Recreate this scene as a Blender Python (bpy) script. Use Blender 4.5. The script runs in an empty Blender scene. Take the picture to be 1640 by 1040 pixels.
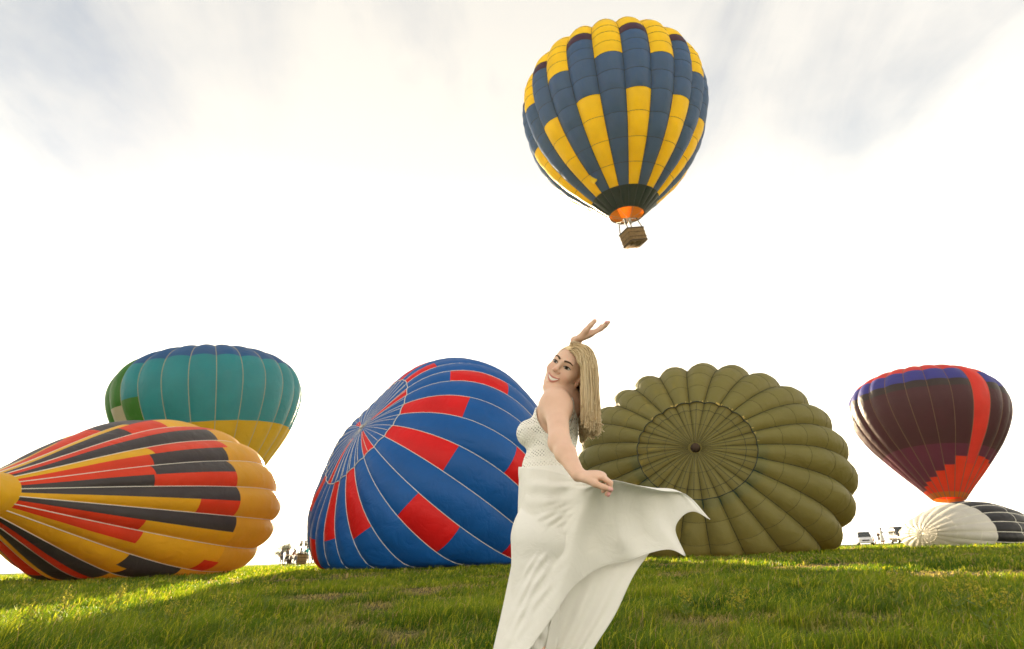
import bpy, bmesh, math, random
import numpy as np
from mathutils import Vector, Matrix

scene = bpy.context.scene
# ---------------------------------------------------------------- camera
CAM_PITCH, CAM_ROLL, CAM_H = math.radians(21.9), math.radians(1.95), 0.75
_F = np.array([0, math.cos(CAM_PITCH), math.sin(CAM_PITCH)])
_U0 = np.array([0, -math.sin(CAM_PITCH), math.cos(CAM_PITCH)]); _R0 = np.array([1., 0, 0])
_R = _R0*math.cos(CAM_ROLL) - _U0*math.sin(CAM_ROLL); _U = _U0*math.cos(CAM_ROLL) + _R0*math.sin(CAM_ROLL)
CAMP = np.array([0, 0, CAM_H])
cam_data = bpy.data.cameras.new('camera'); cam = bpy.data.objects.new('camera', cam_data)
scene.collection.objects.link(cam); scene.camera = cam
cam_data.sensor_width = 36; cam_data.lens = 911/1640*36
cam_data.clip_start = .05; cam_data.clip_end = 20000
cam.matrix_world = Matrix(((_R[0], _U[0], -_F[0], CAMP[0]), (_R[1], _U[1], -_F[1], CAMP[1]), (_R[2], _U[2], -_F[2], CAMP[2]), (0, 0, 0, 1)))
cam_data.dof.use_dof = True; cam_data.dof.focus_distance = 2.55; cam_data.dof.aperture_fstop = 5.6

# ---------------------------------------------------------------- sky and sun
SUN_AZ, SUN_EL = math.radians(-12.0), math.radians(11.0)      # azimuth east of straight ahead (+Y)
VEIL_LOC = (9.1, -3.7)
world = bpy.data.worlds.new('World'); scene.world = world; world.use_nodes = True
nt = world.node_tree; nt.nodes.clear()
def N(t, kind, **kw):
    n = t.nodes.new(kind)
    for k, v in kw.items(): setattr(n, k, v)
    return n
def math_node(t, op, a, b=None, clamp=False):
    n = N(t, 'ShaderNodeMath', operation=op, use_clamp=clamp)
    for i, v in enumerate((a, b)):
        if v is None: continue
        if isinstance(v, (int, float)): n.inputs[i].default_value = v
        else: t.links.new(v, n.inputs[i])
    return n.outputs[0]
def mix_col(t, fac, a, b, blend='MIX'):
    n = N(t, 'ShaderNodeMix', data_type='RGBA', blend_type=blend)
    for i, v in ((0, fac), (6, a), (7, b)):
        if isinstance(v, (int, float)): n.inputs[i].default_value = v
        elif isinstance(v, tuple): n.inputs[i].default_value = (*v, 1) if len(v) == 3 else v
        else: t.links.new(v, n.inputs[i])
    return n.outputs[2]
def ramp(t, fac, stops):
    n = N(t, 'ShaderNodeValToRGB'); cr = n.color_ramp
    while len(cr.elements) < len(stops): cr.elements.new(.5)
    for e, (p, c) in zip(cr.elements, stops):
        e.position = p; e.color = (*c, 1) if isinstance(c, tuple) else (c, c, c, 1)
    t.links.new(fac, n.inputs[0]); return n.outputs[0]
def build_world():
    t = nt
    tc = N(t, 'ShaderNodeTexCoord')
    sky = N(t, 'ShaderNodeTexSky', sky_type='NISHITA')
    sky.sun_disc = False; sky.sun_elevation = SUN_EL; sky.sun_rotation = SUN_AZ
    sky.altitude = 100; sky.air_density = 1.0; sky.dust_density = 2.2; sky.ozone_density = 1.2
    sep = N(t, 'ShaderNodeSeparateXYZ'); t.links.new(tc.outputs['Generated'], sep.inputs[0])
    zc = math_node(t, 'MAXIMUM', sep.outputs[2], .012)
    cmb = N(t, 'ShaderNodeCombineXYZ'); t.links.new(sep.outputs[0], cmb.inputs[0]); t.links.new(sep.outputs[1], cmb.inputs[1]); t.links.new(zc, cmb.inputs[2])
    t.links.new(cmb.outputs[0], sky.inputs[0])
    # high cirrus: direction projected on a plane far above, combed by the wind
    den = math_node(t, 'ADD', zc, .25)
    pl = N(t, 'ShaderNodeCombineXYZ')
    t.links.new(math_node(t, 'DIVIDE', sep.outputs[0], den), pl.inputs[0]); t.links.new(math_node(t, 'DIVIDE', sep.outputs[1], den), pl.inputs[1])
    def noise(rot, sc, loc, scale, detail, rough, dist=0.):
        mp = N(t, 'ShaderNodeMapping'); mp.inputs['Rotation'].default_value = (0, 0, math.radians(rot)); mp.inputs['Scale'].default_value = (*sc, 1); mp.inputs['Location'].default_value = (*loc, 0)
        t.links.new(pl.outputs[0], mp.inputs[0]); n = N(t, 'ShaderNodeTexNoise'); t.links.new(mp.outputs[0], n.inputs[0])
        n.inputs['Scale'].default_value = scale; n.inputs['Detail'].default_value = detail; n.inputs['Roughness'].default_value = rough; n.inputs['Distortion'].default_value = dist
        return n.outputs[0]
    big = noise(0, (1, 1), VEIL_LOC, .75, 2, .5)                                  # where the veil is thick or open
    streak = noise(-52, (2.2, .8), (.4, 1.7), 1.7, 8, .6, .6)                   # combed fibres
    puff = noise(20, (1, 1), (3.1, .2), 8.0, 6, .6)
    a = math_node(t, 'ADD', math_node(t, 'MULTIPLY', big, 1.15), math_node(t, 'MULTIPLY', streak, .62))
    a = math_node(t, 'ADD', a, math_node(t, 'MULTIPLY', puff, .22))
    mask = ramp(t, a, [(.66, 0.0), (1.16, 1.0)])
    sd = N(t, 'ShaderNodeVectorMath', operation='DOT_PRODUCT')
    t.links.new(cmb.outputs[0], sd.inputs[0]); sd.inputs[1].default_value = (math.sin(SUN_AZ)*math.cos(SUN_EL), math.cos(SUN_AZ)*math.cos(SUN_EL), math.sin(SUN_EL))
    glow = math_node(t, 'POWER', math_node(t, 'MAXIMUM', sd.outputs['Value'], 0.), 4.0)
    elev = ramp(t, zc, [(0.0, 1.0), (.20, .86), (.38, .46), (.60, .315), (.85, .27)])               # haze is brightest low down, all round
    tone = mix_col(t, ramp(t, zc, [(0.05, 0.), (.6, 1.)]), (7.4, 6.75, 5.45), (6.4, 6.25, 5.9))
    cl = mix_col(t, 1., mix_col(t, 1., tone, elev, 'MULTIPLY'), mix_col(t, glow, (1., 1., 1.), (1.25, 1.2, 1.1)), 'MULTIPLY')
    low = math_node(t, 'POWER', math_node(t, 'SUBTRACT', 1.0, zc), 6.0)             # the veil thickens towards the horizon
    base = mix_col(t, math_node(t, 'ADD', math_node(t, 'MULTIPLY', low, .75), .16), mix_col(t, 1., sky.outputs[0], (.56, .52, .47), 'MULTIPLY'), cl)
    out = mix_col(t, mask, base, cl)
    bg = N(t, 'ShaderNodeBackground'); bg.inputs[1].default_value = .10
    t.links.new(out, bg.inputs[0])
    o = N(t, 'ShaderNodeOutputWorld'); t.links.new(bg.outputs[0], o.inputs[0])
build_world()
sun_data = bpy.data.lights.new('sun', 'SUN'); sun = bpy.data.objects.new('sun', sun_data); scene.collection.objects.link(sun)
sun_data.energy = 4.4; sun_data.angle = math.radians(.6); sun_data.color = (1.0, .80, .52)
SUN_DIR = Vector((math.sin(SUN_AZ)*math.cos(SUN_EL), math.cos(SUN_AZ)*math.cos(SUN_EL), math.sin(SUN_EL)))
sun.rotation_euler = (SUN_DIR).to_track_quat('Z', 'Y').to_euler()
sun.location = (0, 0, 60)

scene.view_settings.view_transform = 'Standard'; scene.view_settings.look = 'None'
scene.view_settings.exposure = 2.28; scene.view_settings.gamma = 1.0; scene.view_settings.use_curve_mapping = False
scene.render.engine = 'CYCLES'
scene.cycles.use_denoising = True
scene.cycles.max_bounces = 10; scene.cycles.diffuse_bounces = 5; scene.cycles.transmission_bounces = 8; scene.cycles.transparent_max_bounces = 16
scene.cycles.sample_clamp_indirect = 6

# ---------------------------------------------------------------- helpers
COL = scene.collection
rng = np.random.default_rng(7)
def ray(x, y): return _F + _R*(x-820)/911 + _U*(520-y)/911
def PX(x, y, Y):
    """world point seen at photo pixel x,y at forward distance Y"""
    d = ray(x, y); return CAMP + d*(Y/d[1])
def project(w):
    q = np.asarray(w)-CAMP; z = q@_F
    return np.stack([820+911*(q@_R)/z, 520-911*(q@_U)/z], -1)
def tag(o, label=None, cat=None, group=None, kind=None):
    for k, v in (('label', label), ('category', cat), ('group', group), ('kind', kind)):
        if v: o[k] = v
    return o
def link(o, parent=None):
    COL.objects.link(o)
    if parent is not None: o.parent = parent
    return o
def empty(name, loc, label=None, cat=None, group=None):
    o = bpy.data.objects.new(name, None); o.empty_display_size = .2; o.location = loc; COL.objects.link(o)
    return tag(o, label, cat, group)
def mesh_data(name, V, Fc, mats, smooth=True, midx=None, normals=None):
    m = bpy.data.meshes.new(name)
    V = np.asarray(V, np.float32)
    if isinstance(Fc, np.ndarray):
        nf, k = Fc.shape
        m.vertices.add(len(V)); m.vertices.foreach_set('co', V.ravel())
        m.loops.add(nf*k); m.loops.foreach_set('vertex_index', Fc.astype(np.int32).ravel())
        m.polygons.add(nf); m.polygons.foreach_set('loop_start', np.arange(0, nf*k, k, dtype=np.int32))
        m.update(calc_edges=True)
    else:
        m.from_pydata([tuple(map(float, v)) for v in V], [], [tuple(map(int, f)) for f in Fc])
    for mt in (mats if isinstance(mats, (list, tuple)) else [mats]): m.materials.append(mt)
    if midx is not None: m.polygons.foreach_set('material_index', np.asarray(midx, np.int32))
    m.polygons.foreach_set('use_smooth', np.full(len(m.polygons), smooth))
    m.validate(clean_customdata=False) if not isinstance(Fc, np.ndarray) else None
    if normals is not None: m.normals_split_custom_set_from_vertices([tuple(map(float, n)) for n in normals])
    m.update()
    return m
def mobj(name, V, Fc, mats, parent=None, smooth=True, midx=None, normals=None, origin=None):
    V = np.asarray(V, float)
    if origin is None and parent is not None:
        o_ = np.zeros(3); p = parent
        while p is not None: o_ = o_+np.array(p.location); p = p.parent
        V = V-o_
    elif origin is not None: V = V-np.asarray(origin)
    o = bpy.data.objects.new(name, mesh_data(name, V, Fc, mats, smooth, midx, normals))
    if origin is not None: o.location = origin
    return link(o, parent)
class MB:
    """collects simple shapes into one mesh"""
    def __init__(s): s.V = []; s.F = []
    def add(s, V, Fc):
        n = len(s.V); s.V += [tuple(map(float, v)) for v in V]; s.F += [tuple(int(i)+n for i in f) for f in Fc]; return s
    def box(s, c, d, M=None, taper=(1, 1), chamfer=0.):
        hx, hy, hz = [v/2 for v in d]; V = []
        for z, k in ((-hz, (1, 1)), (hz, taper)):
            V += [(-hx*k[0], -hy*k[1], z), (hx*k[0], -hy*k[1], z), (hx*k[0], hy*k[1], z), (-hx*k[0], hy*k[1], z)]
        V = np.array(V)
        if M is not None: V = V@np.asarray(M).T
        return s.add(V+np.asarray(c), [(3, 2, 1, 0), (4, 5, 6, 7), (0, 1, 5, 4), (1, 2, 6, 5), (2, 3, 7, 6), (3, 0, 4, 7)])
    def tube(s, pts, r, n=6, cap=True):
        pts = np.asarray(pts, float); m = len(pts); r = np.broadcast_to(r, (m,))
        tg = np.gradient(pts, axis=0); tg /= np.linalg.norm(tg, axis=1)[:, None]+1e-12
        a = np.array([0, 0, 1.]) if abs(tg[0][2]) < .9 else np.array([1., 0, 0])
        V = []; x = nrm(np.cross(a, tg[0]))
        for i in range(m):
            x = x-tg[i]*(x@tg[i]); x = x/(np.linalg.norm(x)+1e-12); y = np.cross(tg[i], x)
            for k in range(n):
                an = 2*math.pi*k/n; V.append(pts[i]+r[i]*(x*math.cos(an)+y*math.sin(an)))
        Fc = [(i*n+k, i*n+(k+1) % n, (i+1)*n+(k+1) % n, (i+1)*n+k) for i in range(m-1) for k in range(n)]
        if cap: Fc += [tuple(range(n-1, -1, -1)), tuple((m-1)*n+k for k in range(n))]
        return s.add(V, Fc)
    def disc_loft(s, rings, cap=True):
        n = len(rings[0]); m = len(rings); V = np.vstack(rings)
        Fc = [(i*n+k, i*n+(k+1) % n, (i+1)*n+(k+1) % n, (i+1)*n+k) for i in range(m-1) for k in range(n)]
        if cap: Fc += [tuple(range(n-1, -1, -1)), tuple((m-1)*n+k for k in range(n))]
        return s.add(V, Fc)
    def cyl(s, a, b, r0, r1=None, n=16):
        return s.tube([a, b], [r0, r0 if r1 is None else r1], n)
    def ball(s, c, r, nu=10, nv=7):
        r = np.broadcast_to(r, (3,)); rings = []
        for j in range(1, nv):
            th = math.pi*j/nv
            rings.append([np.asarray(c)+r*np.array([math.sin(th)*math.cos(2*math.pi*k/nu), math.sin(th)*math.sin(2*math.pi*k/nu), -math.cos(th)]) for k in range(nu)])
        return s.disc_loft(rings)
    def build(s, name, mat, parent=None, smooth=True, origin=None):
        o = mobj(name, s.V, s.F, mat, parent, smooth, origin=origin)
        return o
def surf(name, color, rough=.6, spec=.3, trans=0., noise=0., nscale=4., bump=0., bscale=30., metal=0., sheen=0., tcolor=None, distort=0.):
    """general procedural material: base colour with soft variation, fine relief, optional translucency"""
    m = bpy.data.materials.new(name); m.use_nodes = True; t = m.node_tree; t.nodes.clear()
    out = N(t, 'ShaderNodeOutputMaterial'); b = N(t, 'ShaderNodeBsdfPrincipled')
    b.inputs['Roughness'].default_value = rough; b.inputs['Specular IOR Level'].default_value = spec; b.inputs['Metallic'].default_value = metal
    if sheen: b.inputs['Sheen Weight'].default_value = sheen
    tc = N(t, 'ShaderNodeTexCoord')
    col = None
    if noise:
        n = N(t, 'ShaderNodeTexNoise'); n.inputs['Scale'].default_value = nscale; n.inputs['Detail'].default_value = 5; t.links.new(tc.outputs['Object'], n.inputs[0])
        lo = tuple(c*(1-noise) for c in color); hi = tuple(min(1, c*(1+noise)) for c in color)
        col = ramp(t, n.outputs[0], [(.3, lo), (.7, hi)])
        t.links.new(col, b.inputs['Base Color'])
    else: b.inputs['Base Color'].default_value = (*color, 1)
    bp = None
    if bump:
        n = N(t, 'ShaderNodeTexNoise'); n.inputs['Scale'].default_value = bscale; n.inputs['Detail'].default_value = 4; n.inputs['Distortion'].default_value = distort; t.links.new(tc.outputs['Object'], n.inputs[0])
        bp = N(t, 'ShaderNodeBump'); bp.inputs['Strength'].default_value = 1.; bp.inputs['Distance'].default_value = bump
        t.links.new(n.outputs[0], bp.inputs['Height']); t.links.new(bp.outputs[0], b.inputs['Normal'])
    res = b.outputs[0]
    if trans:
        tr = N(t, 'ShaderNodeBsdfTranslucent')
        if tcolor is not None: tr.inputs[0].default_value = (*tcolor, 1)
        elif col is not None: t.links.new(col, tr.inputs[0])
        else: tr.inputs[0].default_value = (*color, 1)
        if bp: t.links.new(bp.outputs[0], tr.inputs['Normal'])
        mx = N(t, 'ShaderNodeMixShader'); mx.inputs[0].default_value = trans
        t.links.new(res, mx.inputs[1]); t.links.new(tr.outputs[0], mx.inputs[2]); res = mx.outputs[0]
    t.links.new(res, out.inputs[0])
    return m
def ground_z(x, y):
    """field height: flat by the woman, rising a hand's breadth towards the balloons"""
    x = np.asarray(x, float); y = np.asarray(y, float)
    d = np.sqrt(x*x+y*y)
    s = np.clip((d-8)/24, 0, 1); s = s*s*(3-2*s)
    z = .22*s + .035*np.sin(x*.31+1)*np.sin(y*.23)*np.clip(d/10, 0, 1)*np.clip((60-d)/30, 0, 1) - np.clip(d-140, 0, 1e9)*.004*np.clip((d-140)/100, 0, 1)
    return np.maximum(z, -14.)
# ---------------------------------------------------------------- balloon envelope maths (numpy only)
PROF = np.array([(0.19,0.0),(0.40,0.33),(0.62,0.68),(0.82,1.03),(0.95,1.36),(1.0,1.62),(0.985,1.83),
                 (0.90,2.03),(0.745,2.18),(0.53,2.28),(0.27,2.335),(0.0,2.35)])
def _dense_profile(pts, n=400):
    pts = np.asarray(pts, float); m = len(pts)
    ext = np.vstack([2*pts[0]-pts[1], pts, [[-pts[-2][0], pts[-2][1]]]])
    out = []
    per = n//(m-1)
    for i in range(m-1):
        p0,p1,p2,p3 = ext[i],ext[i+1],ext[i+2],ext[i+3]
        t = np.linspace(0,1,per,endpoint=False)[:,None]
        out.append(.5*((2*p1)+(-p0+p2)*t+(2*p0-5*p1+4*p2-p3)*t*t+(-p0+3*p1-3*p2+p3)*t**3))
    out = np.vstack(out+[pts[-1:]])
    out[:,0] = np.maximum(out[:,0],0)
    d = np.r_[0,np.cumsum(np.linalg.norm(np.diff(out,axis=0),axis=1))]
    return d/d[-1], out
def nrm(v):
    v = np.asarray(v,float); return v/np.linalg.norm(v)
class Envelope:
    """axis = mouth->crown direction; centre = widest point on the axis; R radius; L stretch along the axis"""
    def __init__(s, centre, axis, R, N, L=1.0, bulge=.16, phase=0., vs=1.0, ground=None, prof=PROF, rowpuff=0., rows=None, wob=0., soft=.35, seed=1, sag=0.):
        s.S, s.prof = _dense_profile(prof); s.R=R; s.N=N; s.L=L; s.bulge=bulge; s.phase=phase
        s.vs=vs; s.ground=ground; s.rowpuff=rowpuff; s.rows=rows; s.wob=wob; s.soft=soft; s.seed=seed; s.sag=sag
        a=nrm(axis); up=np.array([0,0,1.]) if abs(a[2])<.95 else np.array([0,-1.,0])
        x=nrm(np.cross(up,a)); y=np.cross(a,x); s.M=np.stack([x,y,a],1); s.c=np.asarray(centre,float)
        s.zc=1.55
    def raw(s, g, u, t, off=0.):
        """g gore index (+u in 0..1 across), t 0 mouth..1 crown -> world xyz"""
        g,u,t=np.broadcast_arrays(np.asarray(g,float),np.asarray(u,float),np.asarray(t,float))
        r=np.interp(t,s.S,s.prof[:,0]); z=np.interp(t,s.S,s.prof[:,1])
        e=.004
        dr=np.interp(np.clip(t+e,0,1),s.S,s.prof[:,0])-np.interp(np.clip(t-e,0,1),s.S,s.prof[:,0])
        dz=np.interp(np.clip(t+e,0,1),s.S,s.prof[:,1])-np.interp(np.clip(t-e,0,1),s.S,s.prof[:,1])
        l=np.sqrt(dr*dr+dz*dz)+1e-9; nr,nz=dz/l,-dr/l
        chord=2*np.pi*r/s.N
        b=s.bulge*chord*np.sqrt(np.clip(1-(2*u-1)**2,0,1))**1.0*np.clip(t/.12,0,1)
        b=s.bulge*chord*(1-np.abs(2*u-1)**2.2)*np.clip(t/.15,0,1)
        if s.rowpuff and s.rows is not None:
            j=np.clip(np.searchsorted(s.rows,t,side='right')-1,0,len(s.rows)-2)
            lo=np.asarray(s.rows)[j]; hi=np.asarray(s.rows)[j+1]
            v=(t-lo)/(hi-lo); b=b+s.rowpuff*(1-np.abs(2*v-1)**2)*np.clip((1-np.abs(2*u-1)),0,1)**.5
        a=(g+u)*2*np.pi/s.N+s.phase
        rr=r+(b+off/s.R)*nr; zz=(z-s.zc+(b+off/s.R)*nz)*s.L
        q=np.stack([rr*np.cos(a),rr*np.sin(a),zz],-1)*s.R
        w=q@s.M.T
        if s.wob:
            k=s.wob
            ph=s.seed*1.7
            n=np.sin(w[...,0]*.55+ph)*np.sin(w[...,1]*.47+1.3+ph)+.5*np.sin(w[...,2]*.9+w[...,0]*.8+ph*2)
            w=w+k*n[...,None]*np.stack([nr*np.cos(a),nr*np.sin(a),nz],-1)@s.M.T
        w[...,2]*=s.vs
        w=w+s.c
        if s.ground is not None:
            h=w[...,2]-s.ground; k=s.soft
            h2=.5*(h+np.sqrt(h*h+k*k))
            w[...,2]=s.ground+h2-.06
        return w
    def sil(s):
        G,T=np.meshgrid(np.arange(s.N*6)/6.,np.linspace(0,1,80),indexing='ij')
        g=np.floor(G); return s.raw(g,G-g,T)
PROF_FULL = np.array([(0.19,0.0),(0.45,0.29),(0.70,0.61),(0.88,0.97),(0.975,1.32),(1.0,1.58),(0.985,1.80),(0.90,2.02),(0.745,2.18),(0.53,2.28),(0.27,2.335),(0.0,2.35)])
ENV = dict(
 fly   = dict(centre=(10.11,42,38.507), axis=(-.016,-.038,.999), R=7.965, N=22, bulge=.20, phase=.07, rowpuff=.008, L=.877, prof=PROF_FULL),
 left  = dict(centre=(-18.78,30.2,3.476), axis=(-.029,.999,.022), R=5.597, N=18, L=1.117, bulge=.14, vs=.771, ground=.26, wob=.10),
 teal  = dict(centre=(-30.2,55,15.14), axis=(-.12,-.05,.97), R=8.27, N=24, bulge=.14, L=.81),
 blue  = dict(centre=(-4.276,33.15,4.411), axis=(-.6617,-.5576,.5012), R=7.307, N=30, L=1.003, bulge=.10, ground=.29, vs=.972, wob=.15, phase=.094),
 olive = dict(centre=(13.143,41,5.06), axis=(-.346,-.911,.222), R=8.45, N=24, bulge=.26, ground=.22, vs=.878, wob=.10, rowpuff=.006),
 purple= dict(centre=(47.12,65,13.785), axis=(.12,.12,.97), R=7.472, N=24, bulge=.12, L=.81),
 white = dict(centre=(30.69,42,.982), axis=(-.93,-.1,.1), R=3.921, N=20, bulge=.1, ground=.2, vs=.509, wob=.3),
)
# ---------------------------------------------------------------- the field
def vn(x, y, s):
    r = np.random.default_rng(s); T = r.random((64, 64))
    xi = np.floor(x).astype(int); yi = np.floor(y).astype(int); fx = x-xi; fy = y-yi; fx = fx*fx*(3-2*fx); fy = fy*fy*(3-2*fy)
    g = lambda i, j: T[i % 64, j % 64]
    return (g(xi, yi)*(1-fx)+g(xi+1, yi)*fx)*(1-fy)+(g(xi, yi+1)*(1-fx)+g(xi+1, yi+1)*fx)*fy
def dry_mask(x, y):
    """0 green .. 1 straw: mown and trodden patches, drawn out along the mowing rows"""
    n = .55*vn(x*.35+3, y*.62+1, 1)+.3*vn(x*.9, y*1.5, 2)+.15*vn(x*2.6, y*3.1, 3)
    return np.clip((n-.545)/.09, 0, 1)*np.clip((x+3.2)/1.5+np.clip((y-9)/2, 0, 9), 0, 1)
def ground_material():
    m = bpy.data.materials.new('field_soil_and_thatch'); m.use_nodes = True; t = m.node_tree; b = t.nodes['Principled BSDF']
    b.inputs['Roughness'].default_value = .95; b.inputs['Specular IOR Level'].default_value = .05
    tc = N(t, 'ShaderNodeTexCoord')
    n1 = N(t, 'ShaderNodeTexNoise'); n1.inputs['Scale'].default_value = .5; n1.inputs['Detail'].default_value = 8; t.links.new(tc.outputs['Object'], n1.inputs[0])
    n2 = N(t, 'ShaderNodeTexNoise'); n2.inputs['Scale'].default_value = 18; n2.inputs['Detail'].default_value = 6; t.links.new(tc.outputs['Object'], n2.inputs[0])
    c1 = ramp(t, n2.outputs[0], [(.3, (.020, .035, .006)), (.55, (.05, .085, .012)), (.75, (.10, .12, .03))])
    c2 = ramp(t, n2.outputs[0], [(.3, (.06, .045, .018)), (.7, (.17, .13, .06))])
    at = N(t, 'ShaderNodeAttribute', attribute_name='dry')
    t.links.new(mix_col(t, at.outputs['Fac'], c1, c2), b.inputs['Base Color'])
    bp = N(t, 'ShaderNodeBump'); bp.inputs['Distance'].default_value = .03; t.links.new(n2.outputs[0], bp.inputs['Height']); t.links.new(bp.outputs[0], b.inputs['Normal'])
    return m
def build_ground():
    ax = np.r_[-1600, -1100, -700, -400, -250, -170, -120, -90, np.arange(-70, -30, 2), np.arange(-30, 30, .6), np.arange(30, 70, 2), 70, 90, 120, 170, 250, 400, 700, 1100, 1600]
    ay = np.r_[-800, -300, -100, -40, -20, -10, -5, np.arange(-2, 40, .6), np.arange(40, 100, 3), 100, 120, 150, 190, 250, 330, 450, 700, 1200, 2000]
    X, Y = np.meshgrid(ax, ay, indexing='ij'); Z = ground_z(X, Y)
    n, m = X.shape; I = np.arange(n*m).reshape(n, m)
    Fc = np.stack([I[:-1, :-1], I[1:, :-1], I[1:, 1:], I[:-1, 1:]], -1).reshape(-1, 4)
    o = mobj('ground', np.stack([X, Y, Z], -1).reshape(-1, 3), Fc, ground_material()); tag(o, kind='structure')
    a = o.data.attributes.new('dry', 'FLOAT', 'POINT'); a.data.foreach_set('value', (dry_mask(X, Y)*np.where(np.hypot(X, Y) < 60, 1, .3)).ravel().astype(np.float32))
build_ground()
def grass_material():
    m = bpy.data.materials.new('grass_blades'); m.use_nodes = True; t = m.node_tree; t.nodes.clear()
    out = N(t, 'ShaderNodeOutputMaterial'); at = N(t, 'ShaderNodeAttribute', attribute_name='tint')
    d = N(t, 'ShaderNodeBsdfPrincipled'); d.inputs['Roughness'].default_value = .55; d.inputs['Specular IOR Level'].default_value = .25
    tr = N(t, 'ShaderNodeBsdfTranslucent'); mx = N(t, 'ShaderNodeMixShader'); mx.inputs[0].default_value = .52
    t.links.new(at.outputs['Color'], d.inputs['Base Color']); t.links.new(mix_col(t, 1., at.outputs['Color'], (1.25, 1.25, .7), 'MULTIPLY'), tr.inputs[0])
    t.links.new(d.outputs[0], mx.inputs[1]); t.links.new(tr.outputs[0], mx.inputs[2]); t.links.new(mx.outputs[0], out.inputs[0])
    return m
GRASS_MAT = grass_material()
def build_grass():
    r = np.random.default_rng(11)
    P = []
    # (near, far, blades per square metre, blade length, half width)
    for d0, d1, dens, hl, hw in ((.9, 4.3, 1100, .15, .0034), (4.3, 8, 1700, .18, .0036), (8, 13, 850, .165, .0052), (13, 20, 380, .155, .0085), (20, 32, 130, .16, .014), (32, 75, 26, .20, .028)):
        amax = math.radians(75 if d1 < 5 else 54); A = amax*(d1*d1-d0*d0); n = int(A*dens)
        d = np.sqrt(r.random(n)*(d1*d1-d0*d0)+d0*d0); a = (r.random(n)*2-1)*amax
        P.append(np.stack([d*np.sin(a), d*np.cos(a), np.full(n, hl), np.full(n, hw)], -1))
    P = np.vstack(P)
    x, y, L, w = P.T; n = len(x)
    dry = dry_mask(x, y)
    cl = np.clip((vn(x*1.9+9, y*1.5+4, 21)*.6+vn(x*4.3, y*3.4, 22)*.4-.5)*3.2, -1, 1)          # tufts
    tall = np.clip((-x-1.0)/4, 0, 1)*np.clip((10-y)/5, 0, 1)                     # longer on the left foreground
    keep = r.random(n) > dry*.62
    L = L*(.45+.75*r.random(n))*(1+.62*cl)*(1-.62*dry)*(1+.75*tall)
    broad = r.random(n) < .10+.30*(vn(x*1.1+30, y*1.1, 23) > .62); w = np.where(broad, w*2.6, w); L = np.where(broad, L*.75, L)
    z0 = ground_z(x, y)-.01
    hd = r.random(n)*2*np.pi; lean = .25+.95*r.random(n)**1.3; lean = np.where(dry > .5, lean+.4, lean)
    wind = np.array([.55, -.15])
    dx = np.cos(hd)*lean+wind[0]*.5; dy = np.sin(hd)*lean+wind[1]*.5
    fx, fy = -np.sin(hd+r.normal(size=n)*.6), np.cos(hd+r.normal(size=n)*.6)
    base = np.stack([x, y, z0], -1)
    mid = base+np.stack([dx*L*.28, dy*L*.28, L*.62], -1); tip = base+np.stack([dx*L*.85, dy*L*.85, L*(1.0-.25*lean)], -1)
    s = np.stack([fx*w, fy*w, np.zeros(n)], -1)
    V = np.stack([base-s, base+s, mid+s*.8, mid-s*.8, tip], 1)[keep]
    n = len(V); k = np.arange(n)*5
    tri = np.stack([k, k+1, k+2, k, k+2, k+3, k+3, k+2, k+4], -1).reshape(-1, 3)
    V = V.reshape(-1, 3)
    # tint per blade: mid greens, yellow-greens in tufts, straw where dry
    g1, g2, g3, st = np.array([.072, .135, .007]), np.array([.21, .27, .013]), np.array([.38, .37, .03]), np.array([.45, .33, .15])
    q = r.random(len(x)); big = .5+.5*np.sin(x*.55+2+np.sin(y*.4)*1.5)*np.sin(y*.7+np.sin(x*.5))
    big = vn(x*.45+5, y*.6, 24); f = np.clip(.35+.5*(q-.5)+.22*cl+1.0*(big-.5), 0, 1)[:, None]
    c = g1*(1-f)+g2*f; c = np.where((q > .80)[:, None], g3, c)
    sd = np.clip(dry*1.1-r.random(len(x))*.45, 0, 1)[:, None]*.9; c = c*(1-sd)+st*sd
    c = np.where((r.random(len(x)) > .965)[:, None], st*.9, c)
    c = c[keep]*(.8+.4*r.random((len(V)//5, 1)))
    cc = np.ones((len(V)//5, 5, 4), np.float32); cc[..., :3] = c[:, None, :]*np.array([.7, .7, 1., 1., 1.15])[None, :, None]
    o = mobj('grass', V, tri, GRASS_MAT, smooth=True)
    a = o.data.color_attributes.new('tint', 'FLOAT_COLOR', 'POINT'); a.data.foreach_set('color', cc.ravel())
    tag(o, 'green meadow grass with straw coloured dry patches', 'grass', kind='stuff')
    print('grass blades', n)
build_grass()
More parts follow.
